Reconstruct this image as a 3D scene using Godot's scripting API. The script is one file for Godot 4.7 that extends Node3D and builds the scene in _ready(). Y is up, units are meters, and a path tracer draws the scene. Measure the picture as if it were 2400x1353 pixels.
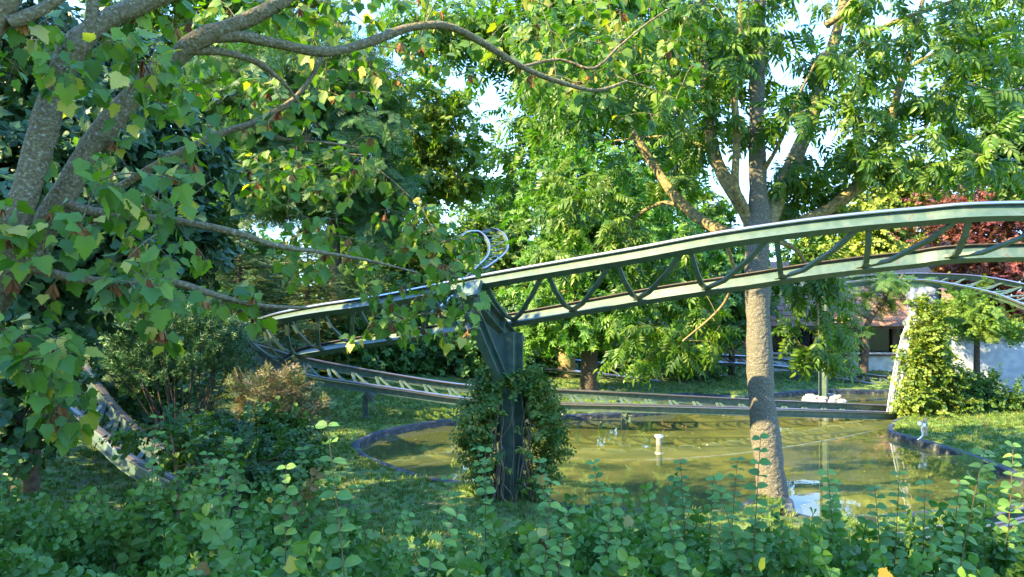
extends Node3D
# A coaster track winding through a garden with a pond. Units are metres, y is up, the water lies at y = 0.
const F := 1762.0
const CX := 1200.0
const CY := 676.5
const EYE := 2.4
const TILT := 0.013336
var rng := RandomNumberGenerator.new()
var used := {}
var M := {}
var pond := PackedVector2Array()

class MB:
	var v := PackedVector3Array()
	var n := PackedVector3Array()
	var c := PackedColorArray()
	var ix := PackedInt32Array()
	var col := Color.WHITE
	func put(p: Vector3, q: Vector3) -> int:
		v.append(p); n.append(q); c.append(col)
		return v.size() - 1
	func tri(a: Vector3, b: Vector3, d: Vector3) -> void:
		var q := (d - a).cross(b - a).normalized()
		var i := v.size()
		put(a, q); put(b, q); put(d, q)
		ix.append_array([i, i + 1, i + 2])
	func quad(a: Vector3, b: Vector3, d: Vector3, e: Vector3) -> void:
		var q := (d - a).cross(b - a)
		if q.length() < 1e-9: q = (e - a).cross(d - a)
		q = q.normalized()
		var i := v.size()
		put(a, q); put(b, q); put(d, q); put(e, q)
		ix.append_array([i, i + 1, i + 2, i, i + 2, i + 3])
	func box(t: Transform3D, s: Vector3) -> void:
		var h := s * 0.5
		var k := []
		for i in 8:
			k.append(t * Vector3(h.x if i & 1 else -h.x, h.y if i & 2 else -h.y, h.z if i & 4 else -h.z))
		quad(k[0], k[2], k[3], k[1]); quad(k[4], k[5], k[7], k[6])
		quad(k[0], k[1], k[5], k[4]); quad(k[2], k[6], k[7], k[3])
		quad(k[0], k[4], k[6], k[2]); quad(k[1], k[3], k[7], k[5])
	func beam(a: Vector3, b: Vector3, up: Vector3, w: float, h: float) -> void:
		var y := (b - a).normalized()
		var x := y.cross(up).normalized()
		var z := x.cross(y).normalized()
		box(Transform3D(Basis(x, y, z), (a + b) * 0.5), Vector3(w, a.distance_to(b), h))
	func ibeam(a: Vector3, b: Vector3, up: Vector3, w: float, h: float, t := 0.016) -> void:
		var y := (b - a).normalized()
		var x := y.cross(up).normalized()
		var z := x.cross(y).normalized()
		beam(a + z * (h - t) * 0.5, b + z * (h - t) * 0.5, z, w, t)
		beam(a - z * (h - t) * 0.5, b - z * (h - t) * 0.5, z, w, t)
		beam(a, b, z, t, h - 2.0 * t - 0.002)
	func tube(p: PackedVector3Array, r: PackedFloat32Array, sides: int, wob := 0.0, seedv := 0) -> void:
		if p.size() < 2: return
		var g := RandomNumberGenerator.new()
		g.seed = 77 + seedv
		var t0 := (p[1] - p[0]).normalized()
		var up := Vector3.RIGHT if absf(t0.y) > 0.8 else Vector3.UP
		var x := t0.cross(up).normalized()
		var first := v.size()
		var ph := g.randf() * 6.28
		for i in p.size():
			var t := (p[mini(i + 1, p.size() - 1)] - p[maxi(i - 1, 0)]).normalized()
			x = (x - t * x.dot(t)).normalized()
			var y := t.cross(x)
			for s in sides:
				var a := TAU * s / sides
				var d := x * cos(a) + y * sin(a)
				var rr := r[i] * (1.0 + wob * sin(a * 2.0 + i * 0.7 + ph) * 0.6 + wob * (g.randf() - 0.5))
				put(p[i] + d * rr, d)
		for i in p.size() - 1:
			for s in sides:
				var a := first + i * sides + s
				var b := first + i * sides + (s + 1) % sides
				ix.append_array([a, b, b + sides, a, b + sides, a + sides])
		for e in [0, p.size() - 1]:
			var t := (p[1] - p[0]).normalized() * -1.0 if e == 0 else (p[e] - p[e - 1]).normalized()
			var m := put(p[e], t)
			for s in sides:
				ix.append_array([m, first + e * sides + s, first + e * sides + (s + 1) % sides])
	# a leaf: half outline (width, length) from base to tip, folded along the midrib
	func leaf(half: Array, t: Transform3D, fold: float, curl: float) -> void:
		for side in [-1.0, 1.0]:
			for i in half.size() - 1:
				var a: Vector2 = half[i]
				var b: Vector2 = half[i + 1]
				var ma := clampf(a.y, 0.0, 1.0)
				var mb := clampf(b.y, 0.0, 1.0)
				var p0 := t * Vector3(0, ma, -curl * ma * ma)
				var p1 := t * Vector3(a.x * side, a.y, a.x * fold - curl * a.y * a.y)
				var p2 := t * Vector3(b.x * side, b.y, b.x * fold - curl * b.y * b.y)
				var p3 := t * Vector3(0, mb, -curl * mb * mb)
				if a.x < 0.001: tri(p0, p2, p3)
				elif b.x < 0.001: tri(p0, p1, p2)
				else: quad(p0, p1, p2, p3)
	func mesh(m: Material, colours := false) -> ArrayMesh:
		for i in range(0, ix.size(), 3):
			var p := v[ix[i]]
			if (v[ix[i + 2]] - p).cross(v[ix[i + 1]] - p).dot(n[ix[i]] + n[ix[i + 1]] + n[ix[i + 2]]) < 0.0:
				var k := ix[i + 1]
				ix[i + 1] = ix[i + 2]
				ix[i + 2] = k
		var arr := []
		arr.resize(Mesh.ARRAY_MAX)
		arr[Mesh.ARRAY_VERTEX] = v
		arr[Mesh.ARRAY_NORMAL] = n
		if colours: arr[Mesh.ARRAY_COLOR] = c
		arr[Mesh.ARRAY_INDEX] = ix
		var o := ArrayMesh.new()
		o.add_surface_from_arrays(Mesh.PRIMITIVE_TRIANGLES, arr)
		o.surface_set_material(0, m)
		return o

# ---------------------------------------------------------------- names, nodes
func numbered(s: String) -> String:
	if not used.has(s):
		used[s] = 0
		return s
	used[s] += 1
	return "%s_%03d" % [s, used[s]]
func thing(called: String, label: String, category: String, at := Vector3.ZERO, group := "") -> Node3D:
	var o := Node3D.new()
	o.name = numbered(called)
	add_child(o)
	o.position = at
	tag(o, label, category, group)
	return o
func tag(o: Node, label: String, category: String, group := "") -> void:
	o.set_meta("label", label); o.set_meta("category", category)
	if group: o.set_meta("group", group)
func part(called: String, mesh: Mesh, parent: Node, at := Vector3.ZERO) -> MeshInstance3D:
	var o := MeshInstance3D.new()
	o.name = called
	o.mesh = mesh
	parent.add_child(o, true)
	if parent is Node3D and parent.get_parent() == self: o.position = at - parent.position
	else: o.position = at
	return o
func struct(called: String, mesh: Mesh) -> MeshInstance3D:
	var o := MeshInstance3D.new()
	o.name = called
	o.mesh = mesh
	add_child(o, true)
	o.set_meta("kind", "structure")
	return o
func many(called: String, mesh: Mesh, parent: Node, xf: Array, cols: PackedColorArray) -> MultiMeshInstance3D:
	var mm := MultiMesh.new()
	mm.transform_format = MultiMesh.TRANSFORM_3D
	mm.use_colors = true
	mm.mesh = mesh
	mm.instance_count = xf.size()
	for i in xf.size():
		mm.set_instance_transform(i, xf[i])
		mm.set_instance_color(i, cols[i])
	var o := MultiMeshInstance3D.new()
	o.name = called
	o.multimesh = mm
	parent.add_child(o, true)
	if parent != self: o.position = -parent.position
	o.set_meta("kind", "stuff")
	return o
# a point of the place: measured in the photograph (x, y of 2400 x 1353) and set at its own distance
func P(px: float, py: float, d: float) -> Vector3:
	var x := (px - CX) / F
	var y := -(py - CY) / F
	var yy := y * cos(TILT) + sin(TILT)
	var zz := y * sin(TILT) - cos(TILT)
	return Vector3(x, yy, zz) * (d / -zz) + Vector3(0, EYE, 0)
func G(px: float, py: float, h := 0.0) -> Vector3:
	var a := P(px, py, 1.0) - Vector3(0, EYE, 0)
	return Vector3(0, EYE, 0) + a * ((h - EYE) / a.y)
func rv(s := 1.0) -> Vector3:
	return Vector3(rng.randf_range(-s, s), rng.randf_range(-s, s), rng.randf_range(-s, s))
func pick(a: Array, jit := 0.12) -> Color:
	var c: Color = a[rng.randi() % a.size()]
	c = c.lerp(a[rng.randi() % a.size()], rng.randf() * 0.6)
	var k := 1.0 + rng.randf_range(-jit, jit)
	return Color(c.r * k, c.g * k, c.b * k)
func aim(dir: Vector3, nrm: Vector3, s: float, at: Vector3) -> Transform3D:
	var y := dir.normalized()
	var z := nrm - y * nrm.dot(y)
	if z.length() < 0.01: z = Vector3.RIGHT - y * y.x
	z = z.normalized()
	return Transform3D(Basis(y.cross(z) * s, y * s, z * s), at)
func smooth(p: Array, k := 6) -> PackedVector3Array:
	var o := PackedVector3Array()
	for i in p.size() - 1:
		var a: Vector3 = p[maxi(i - 1, 0)]
		var b: Vector3 = p[i]
		var c: Vector3 = p[i + 1]
		var d: Vector3 = p[mini(i + 2, p.size() - 1)]
		for j in k:
			o.append(b.cubic_interpolate(c, a, d, float(j) / k))
	o.append(p[p.size() - 1])
	return o
func widths(w: Array, k := 6) -> PackedFloat32Array:
	var o := PackedFloat32Array()
	for i in w.size() - 1:
		for j in k:
			o.append(lerpf(w[i], w[i + 1], float(j) / k))
	o.append(w[w.size() - 1])
	return o
func bez(a: Vector3, b: Vector3, c: Vector3, k: int) -> PackedVector3Array:
	var o := PackedVector3Array()
	for i in k + 1:
		var t := float(i) / k
		o.append(a * (1 - t) * (1 - t) + b * 2.0 * t * (1 - t) + c * t * t)
	return o
func taper(a: float, b: float, k: int) -> PackedFloat32Array:
	var o := PackedFloat32Array()
	for i in k + 1: o.append(lerpf(a, b, float(i) / k))
	return o

# ---------------------------------------------------------------- materials
func lin(r: float, g: float, b: float) -> Color:
	return Color(r, g, b).linear_to_srgb()
func noise_tex(freq: float, stops: Array, cols: Array, sd := 1, octaves := 4, size := 512, kind := FastNoiseLite.TYPE_SIMPLEX_SMOOTH) -> NoiseTexture2D:
	var f := FastNoiseLite.new()
	f.noise_type = kind
	f.frequency = freq
	f.seed = sd
	f.fractal_octaves = octaves
	var t := NoiseTexture2D.new()
	t.width = size
	t.height = size
	t.seamless = true
	t.noise = f
	var g := Gradient.new()
	g.offsets = PackedFloat32Array(stops)
	var cc := PackedColorArray()
	for c in cols: cc.append(c)
	g.colors = cc
	t.color_ramp = g
	return t
func mat(c: Color, rough := 0.8, metal := 0.0) -> StandardMaterial3D:
	var m := StandardMaterial3D.new()
	m.albedo_color = c
	m.roughness = rough
	m.metallic = metal
	return m
func tri_mat(tex: Texture2D, scale: float, rough := 0.85, bump: Texture2D = null, bs := 1.0) -> StandardMaterial3D:
	var m := StandardMaterial3D.new()
	m.albedo_texture = tex
	m.roughness = rough
	m.uv1_triplanar = true
	m.uv1_world_triplanar = true
	m.uv1_scale = Vector3.ONE * scale
	if bump:
		m.heightmap_enabled = true
		m.heightmap_texture = bump
		m.heightmap_scale = bs
	return m
func leaf_mat(rough: float, back: Color, spec := 0.5) -> StandardMaterial3D:
	var m := StandardMaterial3D.new()
	m.vertex_color_use_as_albedo = true
	m.albedo_color = lin(1.0, 0.9, 0.72)
	m.roughness = rough
	m.metallic_specular = spec
	m.backlight_enabled = true
	m.backlight = back
	m.cull_mode = BaseMaterial3D.CULL_DISABLED
	return m
func make_materials() -> void:
	var grey := noise_tex(0.02, [0.0, 1.0], [Color(0, 0, 0), Color(1, 1, 1)], 5, 5)
	M.bump = grey
	M.maple_bark = tri_mat(noise_tex(0.03, [0.0, 0.35, 0.55, 0.7, 0.77, 0.82, 1.0], [lin(0.06, 0.045, 0.022), lin(0.11, 0.082, 0.04), lin(0.16, 0.122, 0.06), lin(0.17, 0.145, 0.06), lin(0.25, 0.25, 0.15), lin(0.4, 0.43, 0.35), lin(0.48, 0.5, 0.43)], 3, 6, 1024), 2.0, 0.95, grey, 1.6)
	M.ash_bark = tri_mat(noise_tex(0.035, [0.0, 0.35, 0.5, 0.65, 0.78, 0.83, 1.0], [lin(0.075, 0.068, 0.046), lin(0.1, 0.09, 0.062), lin(0.12, 0.108, 0.075), lin(0.14, 0.126, 0.088), lin(0.17, 0.155, 0.11), lin(0.5, 0.5, 0.45), lin(0.55, 0.55, 0.5)], 8, 6, 1024), 1.3, 0.95, grey, 1.6)
	M.ash_limb = tri_mat(noise_tex(0.02, [0.0, 0.4, 0.55, 0.7, 1.0], [lin(0.07, 0.055, 0.03), lin(0.15, 0.12, 0.06), lin(0.24, 0.19, 0.08), lin(0.34, 0.26, 0.07), lin(0.3, 0.28, 0.18)], 12, 5), 1.6, 0.95, grey, 1.0)
	M.dark_bark = tri_mat(noise_tex(0.03, [0.0, 0.5, 1.0], [lin(0.03, 0.022, 0.015), lin(0.075, 0.055, 0.035), lin(0.14, 0.11, 0.08)], 14, 5), 1.2, 0.95, grey, 1.2)
	M.stem = tri_mat(noise_tex(0.05, [0.0, 1.0], [lin(0.1, 0.055, 0.03), lin(0.22, 0.12, 0.07)], 15, 3, 128), 6.0, 0.8)
	M.vine_stem = tri_mat(noise_tex(0.05, [0.0, 1.0], [lin(0.1, 0.07, 0.04), lin(0.3, 0.24, 0.17)], 16, 3, 128), 6.0, 0.9)
	# green paint on steel: sun bleached patches, chalking and rust specks
	M.paint = tri_mat(noise_tex(0.012, [0.0, 0.4, 0.6, 0.82, 0.86, 1.0], [lin(0.04, 0.078, 0.052), lin(0.058, 0.1, 0.07), lin(0.08, 0.122, 0.088), lin(0.115, 0.145, 0.1), lin(0.11, 0.075, 0.04), lin(0.1, 0.055, 0.028)], 21, 6), 1.1, 0.38, grey, 0.15)
	M.worn_steel = mat(lin(0.5, 0.5, 0.56), 0.28, 0.9)
	M.rust_top = tri_mat(noise_tex(0.02, [0.0, 0.5, 1.0], [lin(0.02, 0.018, 0.014), lin(0.05, 0.038, 0.025), lin(0.12, 0.07, 0.035)], 24, 4, 256), 1.5, 0.7)
	M.liner = tri_mat(noise_tex(0.01, [0.0, 0.45, 0.7, 0.8, 1.0], [lin(0.01, 0.014, 0.022), lin(0.016, 0.024, 0.036), lin(0.03, 0.04, 0.05), lin(0.1, 0.1, 0.07), lin(0.14, 0.14, 0.08)], 25, 6), 0.8, 0.5, grey, 2.5)
	var lawn := noise_tex(0.012, [0.0, 0.3, 0.48, 0.62, 0.8, 1.0], [lin(0.1, 0.08, 0.04), lin(0.08, 0.115, 0.025), lin(0.085, 0.16, 0.025), lin(0.12, 0.2, 0.03), lin(0.15, 0.18, 0.045), lin(0.18, 0.15, 0.07)], 31, 6, 1024)
	M.lawn = tri_mat(lawn, 0.14, 0.95, noise_tex(0.06, [0.0, 1.0], [Color(0, 0, 0), Color(1, 1, 1)], 32, 4), 6.0)
	M.algae = tri_mat(noise_tex(0.008, [0.0, 0.32, 0.46, 0.58, 0.75, 1.0], [lin(0.028, 0.04, 0.01), lin(0.07, 0.085, 0.014), lin(0.13, 0.14, 0.02), lin(0.18, 0.18, 0.028), lin(0.22, 0.2, 0.04), lin(0.2, 0.18, 0.07)], 33, 6, 1024), 0.11, 0.9)
	var w := StandardMaterial3D.new()
	w.albedo_color = Color(lin(0.115, 0.13, 0.028), 0.45)
	w.metallic_specular = 0.4
	w.transparency = BaseMaterial3D.TRANSPARENCY_ALPHA
	w.roughness = 0.015
	w.normal_enabled = true
	var wn := NoiseTexture2D.new()
	var wf := FastNoiseLite.new()
	wf.seed = 4
	wf.frequency = 0.012
	wf.fractal_octaves = 3
	wn.noise = wf
	wn.as_normal_map = true
	wn.bump_strength = 2.0
	wn.seamless = true
	w.normal_texture = wn
	w.normal_scale = 0.035
	w.uv1_triplanar = true
	w.uv1_world_triplanar = true
	w.uv1_scale = Vector3(0.5, 0.5, 0.5)
	M.water = w
	M.maple_leaf = leaf_mat(0.48, Color(0.8, 0.95, 0.25), 0.4)
	M.ash_leaf = leaf_mat(0.4, Color(0.85, 1.0, 0.25))
	M.soft_leaf = leaf_mat(0.5, Color(0.8, 0.95, 0.3))
	M.dark_leaf = leaf_mat(0.42, Color(0.3, 0.42, 0.1), 0.35)
	M.hedge_leaf = leaf_mat(0.55, Color(0.6, 0.8, 0.2), 0.36)
	M.needle = leaf_mat(0.5, Color(0.3, 0.4, 0.15))
	M.grass = leaf_mat(0.6, Color(0.6, 0.75, 0.25))
	M.dry = leaf_mat(0.75, Color(0.4, 0.3, 0.12), 0.3)
	M.stone = tri_mat(noise_tex(0.02, [0.0, 0.4, 0.6, 1.0], [lin(0.1, 0.1, 0.1), lin(0.24, 0.23, 0.21), lin(0.36, 0.35, 0.32), lin(0.5, 0.49, 0.45)], 41, 5), 1.5, 0.9, grey, 2.0)
	M.slate = tri_mat(noise_tex(0.02, [0.0, 0.5, 1.0], [lin(0.05, 0.06, 0.08), lin(0.11, 0.13, 0.165), lin(0.2, 0.23, 0.28)], 42, 5), 2.5, 0.6, grey, 2.0)
	M.tile = tri_mat(noise_tex(0.03, [0.0, 0.35, 0.6, 1.0], [lin(0.1, 0.055, 0.035), lin(0.2, 0.1, 0.06), lin(0.3, 0.16, 0.09), lin(0.36, 0.22, 0.13)], 43, 5), 1.2, 0.9)
	M.render_white = tri_mat(noise_tex(0.01, [0.0, 0.5, 1.0], [lin(0.36, 0.34, 0.29), lin(0.52, 0.5, 0.44), lin(0.62, 0.6, 0.54)], 44, 5), 0.5, 0.95)
	M.render_cream = tri_mat(noise_tex(0.01, [0.0, 0.5, 1.0], [lin(0.5, 0.4, 0.24), lin(0.66, 0.54, 0.34), lin(0.72, 0.62, 0.42)], 45, 5), 0.5, 0.95)
	M.wet_wall = tri_mat(noise_tex(0.012, [0.0, 0.45, 0.6, 1.0], [lin(0.24, 0.27, 0.3), lin(0.29, 0.32, 0.35), lin(0.33, 0.36, 0.39), lin(0.38, 0.41, 0.44)], 46, 5), 0.7, 0.4)
	M.timber = tri_mat(noise_tex(0.03, [0.0, 1.0], [lin(0.05, 0.03, 0.02), lin(0.14, 0.075, 0.04)], 47, 4, 256), 1.0, 0.8)
	M.pale_wood = tri_mat(noise_tex(0.03, [0.0, 1.0], [lin(0.3, 0.22, 0.12), lin(0.5, 0.4, 0.24)], 48, 4, 256), 4.0, 0.8)
	M.dark_glass = mat(lin(0.01, 0.012, 0.012), 0.12)
	M.white_plastic = mat(lin(0.75, 0.76, 0.74), 0.4)
	M.black_plastic = mat(lin(0.015, 0.016, 0.018), 0.35)
	M.pipe_grey = tri_mat(noise_tex(0.03, [0.0, 1.0], [lin(0.12, 0.13, 0.1), lin(0.32, 0.32, 0.27)], 49, 4, 256), 4.0, 0.7)
	var j := StandardMaterial3D.new()
	j.albedo_color = Color(lin(0.8, 0.85, 0.9), 0.4)
	j.transparency = BaseMaterial3D.TRANSPARENCY_ALPHA
	j.roughness = 0.1
	M.jet = j

# ---------------------------------------------------------------- leaf shapes (growing along +y, facing +z)
var SH := {}
const OVAL := [Vector2(0, 0), Vector2(0.3, 0.18), Vector2(0.42, 0.45), Vector2(0.34, 0.75), Vector2(0, 1)]
const LANCE := [Vector2(0, 0), Vector2(0.13, 0.2), Vector2(0.17, 0.45), Vector2(0.11, 0.75), Vector2(0, 1)]
const POINTED := [Vector2(0, 0), Vector2(0.3, 0.2), Vector2(0.3, 0.5), Vector2(0, 1)]
const MAPLE := [Vector2(0, 0), Vector2(0.2, -0.06), Vector2(0.38, 0.02), Vector2(0.36, 0.1), Vector2(0.47, 0.2), Vector2(0.41, 0.25), Vector2(0.55, 0.45), Vector2(0.42, 0.45), Vector2(0.36, 0.52), Vector2(0.28, 0.52), Vector2(0.31, 0.64), Vector2(0.22, 0.68), Vector2(0.19, 0.8), Vector2(0.11, 0.84), Vector2(0, 1)]
const IVY := [Vector2(0, 0), Vector2(0.28, -0.1), Vector2(0.46, 0.05), Vector2(0.52, 0.3), Vector2(0.3, 0.38), Vector2(0.22, 0.6), Vector2(0, 1)]
const STAR := [Vector2(0, 0), Vector2(0.35, -0.12), Vector2(0.16, 0.16), Vector2(0.55, 0.35), Vector2(0.17, 0.4), Vector2(0, 1)]
func shade(k: float) -> Color:
	return Color(k, k, k)
func make_shapes() -> void:
	var g := RandomNumberGenerator.new()
	g.seed = 11
	# single leaves
	for e in [["maple", MAPLE, M.maple_leaf, 0.14, 0.16], ["ivy", IVY, M.dark_leaf, 0.1, 0.12], ["oval", OVAL, M.hedge_leaf, 0.35, 0.14]]:
		var m := MB.new()
		m.leaf(e[1], Transform3D(), e[3], e[4])
		SH[e[0]] = m.mesh(e[2], true)
	# pinnate ash leaf: pairs of leaflets on a drooping rachis
	for k in 2:
		var m := MB.new()
		var pairs := 4 + k
		var rp := PackedVector3Array()
		for i in 6: rp.append(Vector3(0, i * 0.19, -0.22 * pow(i * 0.19, 2)))
		m.col = Color(1.1, 1.0, 0.8)
		m.tube(rp, taper(0.008, 0.004, 5), 3)
		for i in pairs + 1:
			var y := 0.26 + 0.7 * i / pairs
			var at := Vector3(0, y, -0.22 * y * y)
			if i == pairs:
				m.col = shade(1.0)
				m.leaf(LANCE, Transform3D(Basis.from_euler(Vector3(-0.4, 0, 0)).scaled(Vector3.ONE * 0.42), at), 0.25, 0.3)
			else:
				for s in [-1.0, 1.0]:
					m.col = shade(g.randf_range(0.8, 1.2))
					var b := Basis.from_euler(Vector3(g.randf_range(-0.5, -0.1), s * g.randf_range(-0.1, 0.5), -s * g.randf_range(0.85, 1.15)))
					m.leaf(LANCE, Transform3D(b.scaled(Vector3.ONE * g.randf_range(0.34, 0.44)), at), 0.25, 0.35)
		SH["ash%d" % k] = m.mesh(M.ash_leaf, true)
	# twigs with leaves all round
	for e in [["broad", POINTED, M.soft_leaf, 12, 0.3], ["star", STAR, M.soft_leaf, 9, 0.36], ["small", OVAL, M.soft_leaf, 16, 0.2], ["plum", POINTED, M.soft_leaf, 14, 0.24], ["gloss", OVAL, M.dark_leaf, 12, 0.26], ["vine", POINTED, M.soft_leaf, 12, 0.24]]:
		for k in 2:
			var m := MB.new()
			m.col = Color(1.2, 0.8, 0.6)
			m.tube(bez(Vector3.ZERO, Vector3(0, 0.5, 0.06), Vector3(0.04, 1, -0.08), 4), taper(0.012, 0.005, 4), 3)
			for i in e[3]:
				var y: float = 0.12 + 0.9 * i / e[3]
				m.col = shade(g.randf_range(0.72, 1.28))
				var b := Basis.from_euler(Vector3(g.randf_range(-0.9, 0.1), g.randf_range(-0.7, 0.7), (1.0 if i % 2 else -1.0) * g.randf_range(0.5, 1.5)))
				m.leaf(e[1], Transform3D(b.scaled(Vector3.ONE * e[4] * g.randf_range(0.75, 1.2)), Vector3(g.randf_range(-0.05, 0.05), y, g.randf_range(-0.07, 0.05))), 0.3, 0.25)
			SH["%s%d" % [e[0], k]] = m.mesh(e[2], true)
	# feathery locust spray
	for k in 2:
		var m := MB.new()
		m.col = Color(1.0, 0.9, 0.7)
		m.tube(bez(Vector3.ZERO, Vector3(0, 0.5, 0.1), Vector3(0, 1, -0.2), 4), taper(0.01, 0.004, 4), 3)
		for i in 7:
			var y := 0.15 + 0.13 * i
			for s in [-1.0, 1.0]:
				var r := Basis.from_euler(Vector3(g.randf_range(-0.7, 0.0), 0, -s * g.randf_range(0.8, 1.2)))
				for q in 5:
					for s2 in [-1.0, 1.0]:
						m.col = shade(g.randf_range(0.75, 1.25))
						var b := r * Basis.from_euler(Vector3(g.randf_range(-0.3, 0.3), 0, -s2 * 1.0))
						m.leaf([Vector2(0, 0), Vector2(0.2, 0.4), Vector2(0, 1)], Transform3D(b.scaled(Vector3.ONE * 0.11), Vector3(0, y, -0.1 * y) + r * Vector3(0, 0.05 + q * 0.07, 0)), 0.1, 0.1)
		SH["locust%d" % k] = m.mesh(M.soft_leaf, true)
	# pine and fir brushes
	for k in 2:
		var m := MB.new()
		m.col = Color(1.3, 0.8, 0.5)
		m.tube(PackedVector3Array([Vector3.ZERO, Vector3(0, 1, 0)]), taper(0.03, 0.02, 1), 4)
		for i in 72:
			var a := g.randf() * TAU
			var y := g.randf_range(0.05, 1.0)
			var d := Vector3(cos(a), g.randf_range(0.15, 1.0), sin(a)).normalized()
			var l := g.randf_range(0.28, 0.42)
			m.col = shade(g.randf_range(0.7, 1.3))
			var s := d.cross(Vector3(g.randf() - 0.5, g.randf() - 0.5, g.randf() - 0.5)).normalized() * 0.02
			var p := Vector3(0, y, 0)
			m.tri(p - s, p + s, p + d * l)
		SH["pine%d" % k] = m.mesh(M.needle, true)
		m = MB.new()
		m.col = Color(1.3, 0.8, 0.5)
		m.tube(PackedVector3Array([Vector3.ZERO, Vector3(0, 1, 0)]), taper(0.02, 0.01, 1), 3)
		for br in 5:
			var s := -1.0 if br % 2 else 1.0
			var o := Vector3(0, 0.1 + br * 0.16, 0)
			var dd := Vector3(s * 0.8, 0.6, -0.1).normalized() * (0.5 - br * 0.05)
			for i in 16:
				var t := (i + 1) / 16.0
				m.col = shade(g.randf_range(0.7, 1.3))
				var side := Vector3(dd.y, -dd.x, g.randf_range(-0.25, 0.25)).normalized() * (1.0 if i % 2 else -1.0)
				var tip := o + dd * t + (side + dd.normalized() * 0.7) * 0.1
				var w := dd.normalized() * 0.018
				m.tri(o + dd * t - w, o + dd * t + w, tip)
		for i in 24:
			var t := (i + 1) / 24.0
			m.col = shade(g.randf_range(0.7, 1.3))
			var side := Vector3(1.0 if i % 2 else -1.0, 0.6, g.randf_range(-0.4, 0.4)).normalized()
			m.tri(Vector3(0, t - 0.018, 0), Vector3(0, t + 0.018, 0), Vector3(0, t, 0) + side * 0.12)
		SH["fir%d" % k] = m.mesh(M.needle, true)
	# grass tufts
	for k in 3:
		var m := MB.new()
		for i in 9:
			var a := g.randf() * TAU
			var o := Vector3(cos(a), 0, sin(a)) * g.randf_range(0.0, 0.4)
			var h := g.randf_range(0.5, 1.0)
			var ln := Vector3(cos(a + 0.6), 0, sin(a + 0.6)) * g.randf_range(0.1, 0.5)
			var s := Vector3(-sin(a), 0, cos(a)) * 0.06
			m.col = shade(g.randf_range(0.7, 1.25))
			m.quad(o - s, o + s, o + s * 0.7 + ln * 0.35 + Vector3(0, h * 0.6, 0), o - s * 0.7 + ln * 0.35 + Vector3(0, h * 0.6, 0))
			m.tri(o - s * 0.7 + ln * 0.35 + Vector3(0, h * 0.6, 0), o + s * 0.7 + ln * 0.35 + Vector3(0, h * 0.6, 0), o + ln + Vector3(0, h, 0))
		SH["grass%d" % k] = m.mesh(M.grass, true)
	# paired winged seeds, dry
	for k in 2:
		var m := MB.new()
		for i in 6:
			m.col = shade(g.randf_range(0.7, 1.3))
			var b := Basis.from_euler(Vector3(g.randf_range(-0.4, 0.4), g.randf() * 6.28, g.randf_range(-0.5, 0.5))) * Basis.from_euler(Vector3(PI, 0, 0))
			m.leaf([Vector2(0, 0), Vector2(0.1, 0.15), Vector2(0.16, 0.6), Vector2(0.12, 0.9), Vector2(0, 1)], Transform3D(b.scaled(Vector3.ONE * g.randf_range(0.7, 1.0)), Vector3(g.randf_range(-0.1, 0.1), 0, g.randf_range(-0.1, 0.1))), 0.2, 0.1)
		SH["seeds%d" % k] = m.mesh(M.dry, true)
	# leafy hedge shoots: opposite cupped leaves on a reddish stem
	for k in 4:
		var m := MB.new()
		m.col = Color(1.6, 0.75, 0.6)
		var bend := g.randf_range(-0.2, 0.2)
		m.tube(bez(Vector3.ZERO, Vector3(0, 0.5, 0), Vector3(bend, 1, 0.1), 5), taper(0.009, 0.004, 5), 3)
		var steps := 13
		for i in steps:
			var t := 0.08 + 0.92 * i / (steps - 1)
			var at := Vector3(bend * t * t, t, 0.1 * t * t)
			var tw := 1.57 if i % 2 else 0.0
			for s in [-1.0, 1.0]:
				m.col = shade(g.randf_range(0.75, 1.25))
				var b := Basis.from_euler(Vector3(0, tw + g.randf_range(-0.4, 0.4), 0)) * Basis.from_euler(Vector3(g.randf_range(-0.3, 0.3), 0, -s * g.randf_range(0.8, 1.5))) * Basis.from_euler(Vector3(0, g.randf_range(-0.6, 0.6), 0))
				m.leaf(OVAL, Transform3D(b.scaled(Vector3.ONE * (0.165 - 0.06 * t) * g.randf_range(0.8, 1.2)), at), 0.3, 0.15)
		SH["shoot%d" % k] = m.mesh(M.hedge_leaf, true)

# ---------------------------------------------------------------- trees and shrubs
func lobe(px: float, py: float, d: float, rpx: float, rpy := 0.0, rd := 0.0) -> Array:
	var k := d / F
	return [P(px, py, d), Vector3(rpx * k, (rpy if rpy > 0 else rpx) * k, rd if rd > 0 else rpx * k)]
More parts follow.
